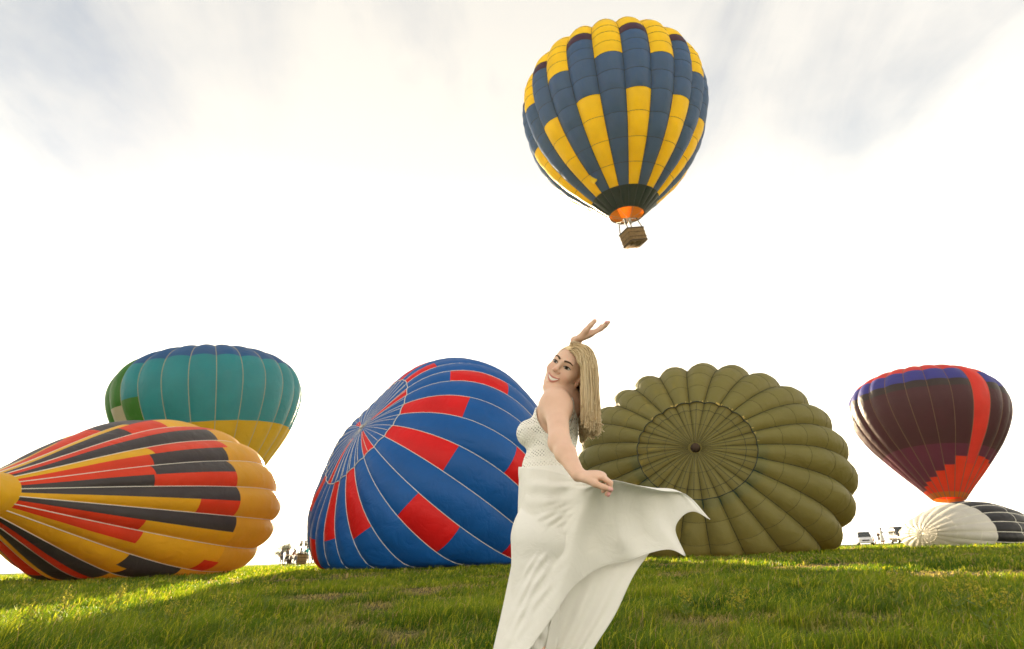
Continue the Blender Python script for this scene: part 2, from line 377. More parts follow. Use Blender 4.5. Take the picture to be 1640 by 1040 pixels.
# ---------------------------------------------------------------- balloons
def fabric(name, c, trans=.34, tc=None, rough=.48):
    return surf('fabric_'+name, c, rough=rough, spec=.28, trans=trans, noise=.08, nscale=.6, bump=.10, bscale=1.2, tcolor=tc, distort=.6)
FAB = {
 'fly_yellow': fabric('fly_yellow', (.93, .67, .012), .45), 'fly_blue': fabric('fly_blue', (.028, .11, .33), .40, (.08, .14, .20)), 'fly_plum': fabric('fly_plum', (.055, .022, .06)),
 'fly_green': fabric('fly_green', (.018, .036, .026), .12), 'fly_orange': fabric('fly_orange', (.90, .26, .006), .45),
 'l_black': fabric('l_black', (.050, .045, .048), .2), 'l_red': fabric('l_red', (.72, .055, .018)), 'l_yellow': fabric('l_yellow', (.80, .47, .02)), 'l_gold': fabric('l_gold', (.72, .42, .035), .38),
 'teal': fabric('teal', (.012, .24, .29)), 't_blue': fabric('t_blue', (.012, .09, .26)), 't_yellow': fabric('t_yellow', (.66, .38, .006)), 't_green': fabric('t_green', (.03, .16, .012)), 't_beige': fabric('t_beige', (.45, .38, .27)),
 'b_blue': fabric('b_blue', (.008, .105, .36), .25), 'b_red': fabric('b_red', (.82, .012, .012), .3), 'b_black': fabric('b_black', (.006, .05, .17), .2),
 'olive': fabric('olive', (.215, .205, .068), .40, (.33, .26, .045), .55), 'o_seam_shade': fabric('o_seam_shade', (.05, .085, .045), .2), 'o_painted_glow': fabric('o_painted_glow', (.85, .62, .15), .5),
 'p_red': fabric('p_red', (.78, .035, .02), .35), 'p_scarlet': fabric('p_scarlet', (.85, .045, .008), .42), 'p_blue': fabric('p_blue', (.045, .05, .30)), 'p_black': fabric('p_black', (.030, .018, .020), .2), 'p_maroon': fabric('p_maroon', (.060, .012, .022), .28), 'p_purple': fabric('p_purple', (.12, .016, .05), .3), 'p_orange': fabric('p_orange', (.62, .16, .01), .4),
 'w_white': fabric('w_white', (.78, .74, .66), .3), 'w_black': fabric('w_black', (.018, .017, .018), .1), 'w_gold': fabric('w_gold', (.80, .55, .20), .3),
}
TAPE_WHITE = surf('load_tape_white', (.78, .74, .64), .7); TAPE_DARK = surf('load_tape_dark', (.030, .040, .026), .7); TAPE_TAN = surf('load_tape_tan', (.42, .38, .24), .7)
def facing(e, g, u, t, eps=2e-3):
    p = e.raw(g, u, t); a = e.raw(g, np.asarray(u)+eps, t)-p; b = e.raw(g, u, np.clip(np.asarray(t)+eps, 0, 1))-e.raw(g, u, np.clip(np.asarray(t)-eps, 0, 1))
    n = np.cross(a, b); l = np.linalg.norm(n, axis=-1, keepdims=True); n = n/(l+1e-12); v = CAMP-p
    return (n*v).sum(-1)/np.linalg.norm(v, axis=-1)
def grid_patch(e, g, u0, u1, t0, t1, nu, nv, off=0.):
    u = np.linspace(u0, u1, nu+1); t = np.linspace(t0, t1, nv+1); Ug, Tg = np.meshgrid(u, t, indexing='ij')
    P = e.raw(np.full_like(Ug, g), Ug, Tg, off)
    eu, et = 4e-3, 1.5e-3
    ua, ub = np.clip(Ug-eu, u0, u1), np.clip(Ug+eu, u0, u1); ta, tb = np.clip(Tg-et, t0, t1), np.clip(Tg+et, t0, min(t1, .9995))
    a = e.raw(np.full_like(Ug, g), ub, np.clip(Tg, 0, .998), off)-e.raw(np.full_like(Ug, g), ua, np.clip(Tg, 0, .998), off); b = e.raw(np.full_like(Ug, g), Ug, tb, off)-e.raw(np.full_like(Ug, g), Ug, ta, off)
    n = np.cross(a, b); n /= np.linalg.norm(n, axis=-1, keepdims=True)+1e-12
    I = np.arange((nu+1)*(nv+1)).reshape(nu+1, nv+1)
    Fc = np.stack([I[:-1, :-1], I[1:, :-1], I[1:, 1:], I[:-1, 1:]], -1).reshape(-1, 4)
    return P.reshape(-1, 3), Fc, n.reshape(-1, 3)
def segs_of(spec, rows, t_lo, t_hi):
    """cut colour segments [(t_end, colour)...] at the fabric rows"""
    cuts = sorted(set([t_lo, t_hi]+[r for r in rows if t_lo < r < t_hi]+[s[0] for s in spec if t_lo < s[0] < t_hi]))
    cuts = [c for i, c in enumerate(cuts) if i == 0 or c-cuts[i-1] > .004]
    cuts[-1] = t_hi
    out = []
    for a, b in zip(cuts[:-1], cuts[1:]):
        m = (a+b)/2; col = next(c for te, c in spec if m <= te+1e-6)
        out.append((a, b, col))
    return out
def build_balloon(name, key, label, spec, rows, t_top=1.0, sub=1, tape=None, tape_r=.022, seam=None, seam_r=.012, base=None, nu=6, group='hot air balloons', tape_top=1.0):
    """spec(g, half) -> [(t_end, colour), ...] from the mouth up"""
    kw = dict(ENV[key]); kw['rows'] = np.array(rows) if kw.get('rowpuff') else None
    e = Envelope(**kw)
    if base is None: base = e.raw(0, 0., 0.); base = np.array([e.c[0], e.c[1], float(ground_z(e.c[0], e.c[1]))])
    root = empty(name, tuple(map(float, base)), label, 'balloon', group)
    for g in range(e.N):
        hid = []
        for h in range(sub):
            u0, u1 = h/sub, (h+1)/sub
            for a, b, col in segs_of(spec(g, h), rows, 0., t_top):
                tt = np.array([a, (a+b)/2, b*.999]); vis = facing(e, np.full(9, g), np.repeat([u0+.05/sub, (u0+u1)/2, u1-.05/sub], 3), np.tile(tt, 3)).max()
                q = project(e.raw(np.full(3, g), np.full(3, (u0+u1)/2), tt)); inside = (q[:, 0].max() > -60) and (q[:, 0].min() < 1700)
                nv = max(2, min(10, int(round((b-a)*55))))
                if vis > -.02 and inside:
                    V, Fc, n = grid_patch(e, g, u0, u1, a, b, max(2, nu//sub), nv)
                    mobj('panel', V, Fc, FAB[col], root, normals=n)
                else: hid.append((u0, u1, a, b, col, max(2, nv//2)))
        if hid:
            Vs, Fs, Ns, mi, mats, k = [], [], [], [], [], 0
            for u0, u1, a, b, col, nv in hid:
                V, Fc, n = grid_patch(e, g, u0, u1, a, b, 4, nv); Vs.append(V); Fs.append(Fc+k); Ns.append(n); k += len(V)
                if FAB[col] not in mats: mats.append(FAB[col])
                mi += [mats.index(FAB[col])]*len(Fc)
            mobj('gore', np.vstack(Vs), np.vstack(Fs), mats, root, normals=np.vstack(Ns), midx=mi)
        if tape is not None:
            tt = np.linspace(0.0, tape_top, 46)
            if facing(e, g, np.zeros(46)+.001, np.clip(tt, .003, .995)).max() > -.05:
                MB().tube(e.raw(np.full(46, g), np.zeros(46), tt, .010), tape_r*(1-.62*np.clip((tt-.84)/.14, 0, 1)), 5).build('load_tape', tape, root)
    if seam is not None:
        for t in rows[1:-1]:
            gg, uu = np.meshgrid(np.arange(e.N), np.arange(8)/8., indexing='ij')
            P = e.raw(gg, uu, np.full(gg.shape, t), .004).reshape(-1, 3); P = np.vstack([P, P[:1]])
            MB().tube(P, seam_r, 4, cap=False).build('seam', seam, root)
    return root, e
def spec_fly(g, h):
    if g % 2 == 1: return [(.075, 'fly_green'), (.385, 'fly_yellow'), (.60, 'fly_blue'), (.635, 'fly_plum'), (1, 'fly_yellow')]
    return [(.075, 'fly_green'), (.515, 'fly_blue'), (1, 'fly_yellow')]
ROWS_FLY = [0, .075, .15, .23, .31, .385, .45, .515, .56, .60, .635, .70, .78, .86, .93, 1]
SEAM_FLY = surf('seam_thread', (.03, .04, .045), .8)
fly, e_fly = build_balloon('hot_air_balloon', 'fly', 'blue and yellow hot air balloon flying high with its basket', spec_fly, ROWS_FLY, seam=SEAM_FLY, seam_r=.016, tape=surf('load_tape_navy', (.05, .06, .06), .8), tape_r=.018)

WICKER = surf('wicker', (.20, .12, .045), .8, noise=.35, nscale=9, bump=.03, bscale=22); LEATHER = surf('basket_leather', (.05, .028, .013), .7, noise=.2); STEEL = surf('burner_steel', (.45, .43, .40), .35, metal=.8); WICKER_IN = surf('basket_floor', (.035, .022, .012), .9)
def basket(parent, top, mouth_pts, tilt=(0, 0, 0), size=(1.55, 1.25, 1.1), yaw=.3):
    """wicker basket with rim, skids, uprights, burner and suspension cables; top = world centre of the rim"""
    M = np.array((Matrix.Rotation(yaw, 3, 'Z') @ Matrix.Rotation(tilt[0], 3, 'X') @ Matrix.Rotation(tilt[1], 3, 'Y')))
    top = np.asarray(top, float); X, Y, H = size
    T = lambda p: top+M@np.asarray(p, float)
    body = MB(); rings = []
    for z, k in ((-H, .93), (-H*.92, .97), (-H*.5, .985), (-.06, 1.0), (0, 1.0)):
        ring = []
        for cx, cy, a0 in ((1, 1, 0), (-1, 1, 90), (-1, -1, 180), (1, -1, 270)):
            for s in range(4):
                an = math.radians(a0+s*30); r = .14
                ring.append(T(((cx*(X/2-r)+r*math.cos(an))*k, (cy*(Y/2-r)+r*math.sin(an))*k, z)))
        rings.append(ring)
    body.disc_loft(rings); body.F.pop()
    b = body.build('wicker_body', WICKER, parent)
    rim = MB(); pts = [np.array(p) for p in rings[-1]]; rim.tube(pts+[pts[0], pts[1]], .055, 6, cap=False); rim.build('rim', LEATHER, parent)
    for z in (-H*.33, -H*.66):
        band = MB(); pts = [T(M.T@(np.array(p)-top)*np.array([1.012, 1.012, 1])+np.array([0, 0, z])) for p in rings[-1]]; band.tube(pts+[pts[0], pts[1]], .022, 5, cap=False); band.build('weave_band', LEATHER, parent)
    low = MB(); pts = [np.array(p) for p in rings[1]]; low.tube(pts+[pts[0], pts[1]], .05, 6, cap=False); low.build('hide_edge', LEATHER, parent)
    for s in (-1, 1):
        MB().box(T((s*X*.27, 0, -H-.04)), (.09, Y*.9, .06), M).build('skid', WICKER, parent)
    MB().box(T((0, 0, -H+.05)), (X*.85, Y*.85, .03), M).build('floor', WICKER_IN, parent)
    up = 1.0
    for sx in (-1, 1):
        for sy in (-1, 1):
            MB().tube([T((sx*X*.44, sy*Y*.44, -.1)), T((sx*X*.34, sy*Y*.34, up))], .045, 6).build('upright', LEATHER, parent)
    fr = MB(); c4 = [T((sx*X*.34, sy*Y*.34, up)) for sx, sy in ((1, 1), (-1, 1), (-1, -1), (1, -1))]
    fr.tube(c4+[c4[0], c4[1]], .03, 5, cap=False); fr.build('load_frame', STEEL, parent)
    for s in (-1, 1):
        bm_ = MB(); bm_.cyl(T((s*.22, 0, up-.25)), T((s*.22, 0, up+.30)), .13, .15, 12); bm_.cyl(T((s*.22, 0, up-.42)), T((s*.22, 0, up-.25)), .05, .05, 8); bm_.build('burner', STEEL, parent)
    if mouth_pts is not None:
        for i, p in enumerate(mouth_pts):
            MB().tube([c4[i % 4], np.asarray(p)], .012, 4).build('cable', STEEL, parent)
mp = [e_fly.raw(g, 0., 0.) for g in (3, 8, 14, 19)]
mp = [e_fly.raw(int(g), 0., 0.) for g in (2, 8, 13, 19)]
fc = PX(1011, 371, 42.6)
basket(fly, fc, None, tilt=(.0, -.24, 0), yaw=.35, size=(1.75, 1.45, 1.25))
# suspension cables to the mouth
for g in range(0, 22, 3):
    MB().tube([fc+np.array([math.cos(g/22*6.28+.07)*.5, math.sin(g/22*6.28+.07)*.45, .95]), e_fly.raw(g, 0., 0.)], .014, 4).build('cable', STEEL, fly)
def inner_cone(e, parent, t0, t1, col, name, off=-.05, g0=0, g1=None):
    for g in range(g0, g1 or e.N):
        V, Fc, n = grid_patch(e, g, 0, 1, t0, t1, 4, 4, off); mobj(name, V, Fc[:, ::-1], FAB[col], parent)
for g in range(22):      # orange lining inside the mouth; higher up at the back, where one looks in
    t1_ = .30 if facing(e_fly, g, np.array([.5]), np.array([.2]))[0] < -.05 else .074
    V, Fc, n = grid_patch(e_fly, g, 0, 1, .004, t1_, 4, 6, -.06); mobj('lining_panel', V, Fc[:, ::-1], FAB['fly_orange'], fly)
MB().tube(np.vstack([e_fly.raw(np.arange(22), np.zeros(22), np.zeros(22)), e_fly.raw(np.arange(2), np.zeros(2), np.zeros(2))]), .05, 6, cap=False).build('mouth_hoop', surf('hoop', (.05, .045, .02), .7), fly)
# pennant hung on the envelope
pq = e_fly.raw(2, .2, .12, .25); pen = MB(); pm = np.array([.95, -.3, 0])
W_, H_ = .33, 2.0
pv = [(-.0, H_), (W_, H_*.55), (W_*.9, 0.1), (0, -.25), (-W_*.9, 0.1), (-W_, H_*.55)]
def pennant_part(pts, col, name):
    V = [pq+pm*a+np.array([0, 0, b])+np.array([-.02, -.09, 0])*k for k in (0, 1) for a, b in pts]; n = len(pts)
    Fc = [tuple(range(n))[::-1], tuple(range(n, 2*n))]+[(i, (i+1) % n, n+(i+1) % n, n+i) for i in range(n)]
    mobj(name, V, Fc, col, fly, smooth=False)
pennant_part([(0, 2.0), (.33, 1.1), (.31, .72), (-.31, .72), (-.33, 1.1)], FAB['t_blue'], 'pennant'); pennant_part([(-.31, .715), (.31, .715), (.29, .1), (0, -.25), (-.29, .1)], FAB['fly_yellow'], 'pennant')

# red, black and yellow one lying on its side at the left; half-gore stripes
LEFT_ST = {  # half-gore index -> colour steps from the mouth to the crown cap
 8: [(.2, 'l_yellow'), (.42, 'l_red')], 9: [(.3, 'l_red'), (.50, 'l_black')], 10: [(.34, 'l_yellow'), (.53, 'l_black')], 11: [(.30, 'l_black'), (.42, 'l_red'), (.545, 'l_yellow')],
 12: [(.54, 'l_red')], 13: [(.50, 'l_black')], 14: [(.265, 'l_yellow'), (.48, 'l_red')], 15: [(.25, 'l_red'), (.46, 'l_black')], 16: [(.24, 'l_red'), (.45, 'l_black')],
 17: [(.235, 'l_black'), (.45, 'l_red')], 18: [(.45, 'l_black')], 19: [(.34, 'l_yellow'), (.45, 'l_red')], 20: [(.46, 'l_black')], 21: [(.235, 'l_red'), (.47, 'l_yellow')],
 22: [(.25, 'l_red'), (.48, 'l_yellow')], 23: [(.26, 'l_yellow'), (.44, 'l_yellow'), (.49, 'l_red')], 24: [(.27, 'l_yellow'), (.42, 'l_black')], 25: [(.30, 'l_yellow'), (.5, 'l_black')], 26: [(.30, 'l_black'), (.5, 'l_yellow')], 27: [(.5, 'l_red')], 28: [(.5, 'l_black')], 29: [(.5, 'l_yellow')]}
def spec_left(g, h):
    s = LEFT_ST.get((2*g+h) % 36, [(.3, ('l_red', 'l_black', 'l_yellow')[(2*g+h) % 3]), (.5, ('l_black', 'l_yellow', 'l_red')[(2*g+h) % 3])])
    return s+[(1, 'l_gold')]
ENV['left']['phase'] = -2*math.pi/18*.58
left, e_left = build_balloon('grounded_balloon', 'left', 'red, black and yellow striped balloon lying on its side at the left edge', spec_left, [0, .08, .16, .24, .32, .40, .47, .56, .66, .78, .9, 1], sub=2, tape=TAPE_WHITE, tape_r=.018, nu=10)
# yellow scoop round its mouth
m0 = e_left.raw(np.arange(18), np.zeros(18), np.zeros(18)); mc = m0.mean(0)
for g in range(18):
    a = e_left.raw(g, np.linspace(0, 1, 5), np.zeros(5)); b = mc+(a-mc)*1.02+np.array([0, -1.4, 0])*.9
    a2 = mc+(a-mc)*1.02+np.array([0, .02, 0])
    mobj('scoop_panel', np.vstack([a2, b]), [(i, i+1, 6+i, 5+i) for i in range(4)], FAB['l_yellow'], left)

def spec_teal(g, h):
    s = [(.40, 't_yellow'), (.675, 'teal'), (1, 't_blue')]
    if g == 4: s = [(.40, 't_yellow'), (.53, 't_green'), (.675, 'teal'), (1, 't_blue')]
    if g == 3: s = [(.40, 't_yellow'), (.435, 't_green'), (.515, 't_beige'), (1, 't_green')]
    if g in (0, 1, 2, 23): s = [(.40, 't_yellow'), (1, 't_green')]
    return s
teal, e_teal = build_balloon('upright_balloon', 'teal', 'teal and yellow balloon standing behind the striped red balloon', spec_teal, [0, .1, .2, .3, .40, .5, .6, .675, .8, .9, 1], tape=TAPE_TAN, tape_r=.03)
tmouth = e_teal.raw(np.arange(24), np.zeros(24), np.zeros(24)).mean(0)
basket(teal, tmouth+np.array([0, 0, -2.3]), [e_teal.raw(g, 0., 0.) for g in (3, 9, 15, 21)])

BLUE_RED = {0: [(.71, .86)], 28: [(.69, .86)], 26: [(.60, .70), (.86, .97)], 24: [(.72, .86)], 22: [(.74, .86)], 20: [(.65, .74), (.86, .97)], 18: [(.77, .86)], 16: [(.74, .80)], 14: [(.78, .83)],
            2: [(.63, .76), (.86, .97)], 4: [(.785, .86)], 6: [(.77, .86)], 8: [(.79, .86)], 29: [(.46, .585)], 27: [(.36, .48)], 12: [(.93, .985)], 10: [(.77, .83)]}
def spec_blue(g, h):
    s = []
    for a, b in BLUE_RED.get(g, []): s += [(a, 'b_blue'), (b, 'b_red')]
    return s+[(1, 'b_blue')]
ROWS_BLUE = [0, .15, .3, .42, .55, .66, .76, .86, .93, 1]
blue, e_blue = build_balloon('grounded_balloon', 'blue', 'blue balloon with red panels lying on its side left of the white dress', spec_blue, ROWS_BLUE, tape=TAPE_WHITE, tape_r=.015)
# parachute valve: ring cord and half-gore lines of the vent
gg = np.arange(30); ringP = e_blue.raw(np.repeat(gg, 4), np.tile(np.arange(4)/4., 30), np.full(120, .86), .03)
MB().tube(np.vstack([ringP, ringP[:2]]), .019, 5, cap=False).build('vent_ring', TAPE_WHITE, blue)
for g in range(30):
    P_ = e_blue.raw(np.full(14, g), np.full(14, .5), np.linspace(.865, .965, 14), .02)
    if facing(e_blue, g, np.array([.5]), np.array([.9]))[0] > -.1: MB().tube(P_, np.linspace(.013, .006, 14), 4).build('vent_cord', TAPE_WHITE, blue)
hub = e_blue.raw(0, 0., .999); MB().tube([hub, hub+e_blue.M[:, 2]*.12], [.16, .10], 10).build('crown_ring', STEEL, blue)

ROWS_OLIVE = [0, .15, .3, .42, .52, .60, .66, .72, .77, .82, .872, 1]
olive, e_ol = build_balloon('grounded_balloon', 'olive', 'olive green balloon lying with its crown vent facing, right of the white dress', lambda g, h: [(1, 'olive')], ROWS_OLIVE, t_top=.872, tape=TAPE_DARK, tape_r=.022, seam=None, tape_top=.985)
for t in ROWS_OLIVE[5:-2]:
    gi, ui = np.meshgrid(np.arange(24), np.arange(8)/8., indexing='ij'); P_ = e_ol.raw(gi, ui, np.full(gi.shape, t), .006).reshape(-1, 3)
    MB().tube(np.vstack([P_, P_[:1]]), .010, 4, cap=False).build('seam', surf('seam_olive', (.07, .06, .02), .8), olive)
# parachute valve sits just inside the vent opening
axis_o = e_ol.M[:, 2]
kw = dict(ENV['olive']); kw['rows'] = None; kw['rowpuff'] = 0; kw['bulge'] = .22; e_v = Envelope(**kw)
vc = e_v.raw(np.arange(24), np.zeros(24), np.full(24, .87)).mean(0)
for g in range(24):
    V, Fc, n = grid_patch(e_v, g, 0, 1, .868, .999, 6, 8, -.10)
    low = np.clip((vc[2]-V[:, 2])/3.5, 0, 1)                            # the valve sags open at its lower edge
    mobj('vent_panel', V+0*low[:, None], Fc, FAB['olive'], olive, normals=n)
    V, Fc, n = grid_patch(e_v, g, 0, 1, .852, .871, 4, 2, .012)
    if e_v.raw(g, .5, .86)[2] < vc[2]+.2: mobj('vent_shade_band', V, Fc, FAB['o_seam_shade'], olive, normals=n)  # dark green band paints the seam gap's shadow along the lower vent
    P_ = e_v.raw(np.full(12, g), np.full(12, .5), np.linspace(.875, .985, 12), -.04)
    MB().tube(P_, .012, 4).build('vent_cord', TAPE_DARK, olive)
for t, r_ in ((.872, .035), (.895, .014), (.935, .008)):
    P_ = e_v.raw(np.repeat(np.arange(24), 4), np.tile(np.arange(4)/4., 24), np.full(96, t), -.02 if t > .88 else .02)
    MB().tube(np.vstack([P_, P_[:2]]), r_, 5, cap=False).build('vent_ring', TAPE_DARK, olive)
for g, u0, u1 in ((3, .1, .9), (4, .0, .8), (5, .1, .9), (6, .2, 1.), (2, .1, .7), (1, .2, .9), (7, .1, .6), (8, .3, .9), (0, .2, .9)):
    V, Fc, n = grid_patch(e_v, g, u0, u1, .866, .871, 4, 1, .03); mobj('vent_slit_glow', V, Fc, FAB['o_painted_glow'], olive, normals=n)  # pale yellow strips painted as sunlight glowing through the vent slits
hub = e_v.raw(0, 0., .999, .05); MB().tube([hub-axis_o*.1, hub+axis_o*.16], [.30, .22], 12).build('crown_ring', LEATHER, olive)

def spec_purple(g, h):
    if g == 6: return [(.03, 'p_orange'), (.18, 'p_scarlet'), (1, 'p_red')]
    st = {0: .07, 1: .09, 2: .11, 3: .14, 4: .17, 5: .215, 7: .225, 8: .22, 9: .21}.get(g, .05)
    top = [(.28, 'p_purple'), (.575, 'p_maroon'), (.615, 'p_black'), (.69, 'p_blue'), (1, 'p_red')]
    return [(.03, 'p_orange'), (st, 'p_scarlet')]+top
purple, e_pu = build_balloon('upright_balloon', 'purple', 'maroon and scarlet balloon with a blue band standing at the right', spec_purple, [0, .1, .19, .28, .38, .48, .575, .615, .69, .78, .88, 1], tape=surf('load_tape_rust', (.22, .12, .07), .7), tape_r=.028)
pm_ = e_pu.raw(np.arange(24), np.zeros(24), np.zeros(24)).mean(0)
basket(purple, pm_+np.array([0, 0, -2.3]), [e_pu.raw(g, 0., 0.) for g in (3, 9, 15, 21)])
def spec_white(g, h): return [(.66, 'w_black'), (.70, 'w_white'), (1, 'w_white')] if g not in (15, 16, 17) else [(.66, 'w_black'), (.71, 'w_gold'), (1, 'w_white')]
white, e_wh = build_balloon('grounded_balloon', 'white', 'white and black balloon lying nearly flat at the right edge', spec_white, [0, .15, .3, .42, .54, .66, .71, .8, .9, 1], tape=TAPE_WHITE, tape_r=.025, seam=TAPE_WHITE, seam_r=.018)
# ---------------------------------------------------------------- the woman: implicit body, polygonised to one continuous skin
class SDF:
    """list of blended primitives; each has a bounding box so grids stay cheap"""
    def __init__(s): s.p = []
    def cone(s, a, b, ra, rb, k=.02): s.p.append(('c', np.asarray(a, float), np.asarray(b, float), ra, rb, k, 1)); return s
    def ell(s, c, r, M=None, k=.02, sign=1): s.p.append(('e', np.asarray(c, float), np.asarray(r, float), np.eye(3) if M is None else np.asarray(M), None, k, sign)); return s
    @staticmethod
    def _prim(q, X):
        if q[0] == 'c':
            _, a, b, ra, rb, k, sg = q; ab = b-a; h = np.clip(((X-a)@ab)/(ab@ab+1e-12), 0, 1)
            return np.linalg.norm(X-a-h[..., None]*ab, axis=-1)-(ra+(rb-ra)*h)
        _, c, r, M, _, k, sg = q; L = (X-c)@M; a = np.linalg.norm(L/r, axis=-1); b = np.linalg.norm(L/(r*r), axis=-1)
        return a*(a-1)/(b+1e-9)
    def bbox(s, q, m):
        if q[0] == 'c': r = max(q[3], q[4]); return np.minimum(q[1], q[2])-r-m, np.maximum(q[1], q[2])+r+m
        r = q[2].max(); return q[1]-r-m, q[1]+r+m
    @staticmethod
    def _comb(d, e, k, sg):
        if sg > 0:
            h = np.clip(.5+.5*(e-d)/k, 0, 1); return e*(1-h)+d*h-k*h*(1-h)
        e = -e; h = np.clip(.5-.5*(e-d)/k, 0, 1); return e*(1-h)+d*h+k*h*(1-h)
    def __call__(s, X, far=.3):
        X = np.asarray(X, float); d = np.full(X.shape[:-1], far)
        for q in s.p:
            lo, hi = s.bbox(q, q[5]+.12); m = ((X > lo) & (X < hi)).all(-1)
            if m.any(): d[m] = SDF._comb(d[m], SDF._prim(q, X[m]), q[5], q[6])
        return d
    def grid(s, lo, hi, h, far=.3):
        ax = [np.arange(lo[i], hi[i]+h, h) for i in range(3)]; D = np.full([len(a) for a in ax], far, np.float32)
        for q in s.p:
            l, u = s.bbox(q, q[5]+.03); sl = [slice(max(0, int((l[i]-lo[i])/h)), max(0, int((u[i]-lo[i])/h)+2)) for i in range(3)]
            if any(ax[i][sl[i]].size == 0 for i in range(3)): continue
            X = np.stack(np.meshgrid(*[ax[i][sl[i]] for i in range(3)], indexing='ij'), -1)
            D[tuple(sl)] = SDF._comb(D[tuple(sl)], SDF._prim(q, X), q[5], q[6])
        return D
    def normal(s, X, e=.002):
        g = np.stack([s(X+np.eye(3)[i]*e)-s(X-np.eye(3)[i]*e) for i in range(3)], -1)
        return g/(np.linalg.norm(g, axis=-1, keepdims=True)+1e-9)
def surface_nets(D, lo, h):
    ins = D < 0
    c = ins[:-1, :-1, :-1].astype(np.int8)
    tot = np.zeros(c.shape, np.int8)
    for i in (0, 1):
        for j in (0, 1):
            for k in (0, 1): tot += ins[i:ins.shape[0]-1+i, j:ins.shape[1]-1+j, k:ins.shape[2]-1+k]
    act = (tot > 0) & (tot < 8); idx = np.argwhere(act); ID = np.full(act.shape, -1, np.int32); ID[act] = np.arange(len(idx))
    cor = np.array([(i, j, k) for i in (0, 1) for j in (0, 1) for k in (0, 1)])
    val = np.stack([D[idx[:, 0]+a, idx[:, 1]+b, idx[:, 2]+c_] for a, b, c_ in cor], -1)
    acc = np.zeros((len(idx), 3)); cnt = np.zeros(len(idx))
    for a in range(8):
        for b in range(a+1, 8):
            if np.abs(cor[a]-cor[b]).sum() != 1: continue
            m = (val[:, a] < 0) != (val[:, b] < 0); t = val[m, a]/(val[m, a]-val[m, b])
            acc[m] += cor[a]+t[:, None]*(cor[b]-cor[a]); cnt[m] += 1
    f = acc/cnt[:, None]
    for _ in range(2):                                                    # settle each vertex on the interpolated zero level
        wx = np.stack([1-f, f], -1); w = np.stack([wx[:, 0, a]*wx[:, 1, b]*wx[:, 2, c_] for a, b, c_ in cor], -1); d0 = (w*val).sum(1)
        g = np.stack([sum((1 if q[ax] else -1)*val[:, k]*np.prod([wx[:, o, q[o]] for o in range(3) if o != ax], axis=0) for k, q in enumerate(cor)) for ax in range(3)], -1)
        f = f-np.clip(d0/((g*g).sum(1)+1e-9), -60, 60)[:, None]*g*.8
        f = np.clip(f, -.3, 1.3)
    V = np.asarray(lo)+(idx+f)*h
    Q = []
    for ax in range(3):
        b, c2 = (ax+1) % 3, (ax+2) % 3
        s0 = [slice(None)]*3; s1 = [slice(None)]*3; s0[ax] = slice(0, -1); s1[ax] = slice(1, None)
        x = ins[tuple(s0)] != ins[tuple(s1)]
        e = np.argwhere(x); e = e[(e[:, b] > 0) & (e[:, c2] > 0) & (e[:, b] < D.shape[b]-1) & (e[:, c2] < D.shape[c2]-1)]
        q = []
        for db, dc in ((-1, -1), (0, -1), (0, 0), (-1, 0)):
            p = e.copy(); p[:, b] += db; p[:, c2] += dc; q.append(ID[p[:, 0], p[:, 1], p[:, 2]])
        q = np.stack(q, -1); fl = ~ins[e[:, 0], e[:, 1], e[:, 2]]; q[fl] = q[fl][:, ::-1]; Q.append(q)
    return V, np.vstack(Q)
def compact(V, Q, keep):
    Q = Q[keep]; u, inv = np.unique(Q, return_inverse=True); return V[u], inv.reshape(Q.shape), u
def ik(a, b, l1, l2, pole):
    d = b-a; L = np.linalg.norm(d); L2 = min(L, (l1+l2)*.999); x = (l1*l1-l2*l2+L2*L2)/(2*L2); y = math.sqrt(max(0, l1*l1-x*x))
    u = d/L; p = np.asarray(pole, float); p = p-u*(p@u); return a+u*x*L/L2+nrm(p)*y

# joints placed in the field: she stands 2.5 m ahead, facing left and a little away, looking back over her left shoulder
T_F = nrm([-.93, .36, 0]); T_L = np.array([T_F[1], -T_F[0], 0])*1.0; T_L = nrm(np.cross([0, 0, 1], T_F)); T_M = np.stack([T_L, T_F, [0, 0, 1]], 1)
pelvis = PX(873, 848, 2.53); waist = PX(878, 757, 2.52); chest = PX(889, 693, 2.52); neckb = PX(909, 645, 2.52)
sh_l = PX(891, 648, 2.37); wr_l = PX(926, 761, 2.075); el_l = PX(896, 709, 2.205)
sh_r = PX(906, 652, 2.68); wr_r = PX(921, 546, 2.66); el_r = ik(sh_r, wr_r, .262, .235, (.6, .7, .1))
tl = lambda c, l=0, f=0, u=0: np.asarray(c)+T_L*l+T_F*f+np.array([0, 0, u])
torso = SDF()
torso.ell(tl(pelvis, 0, -.01, 0), (.150, .105, .13), T_M, .03).ell(tl(waist, 0, .005, 0), (.112, .104, .13), T_M, .06).ell(tl(chest, 0, .0, .0), (.116, .094, .13), T_M, .06).ell(tl(chest, 0, -.01, .075), (.135, .078, .075), T_M, .04)
for s in (-1, 1):
    torso.ell(tl(chest, s*.062, .094, -.005), (.056, .056, .056), T_M, .03)
    torso.ell(tl(pelvis, s*.072, -.070, -.035), (.082, .082, .092), T_M, .04)
    hip = tl(pelvis, s*.080, 0, -.05); kn = tl(pelvis, s*.070, .04+.02*s, -.43); kn[2] = .45; an = tl(pelvis, s*.075, -.02-.05*s, -.8); an[2] = .075
    torso.cone(hip, kn, .088, .056, .05)
legs = SDF()
for s in (-1, 1):
    kn = tl(pelvis, s*.070, .04+.02*s, -.43); kn[2] = .45; an = tl(pelvis, s*.075, -.02-.05*s, -.8); an[2] = .075
    mid = kn*.6+an*.4+T_F*-.018
    legs.cone(kn, mid, .054, .050, .02).cone(mid, an, .050, .032, .02).cone(an, np.r_[an[:2], .035], .032, .030, .02).cone(np.r_[an[:2]-T_F[:2]*.03, .035], np.r_[an[:2]+T_F[:2]*.15, .022], .032, .020, .02)
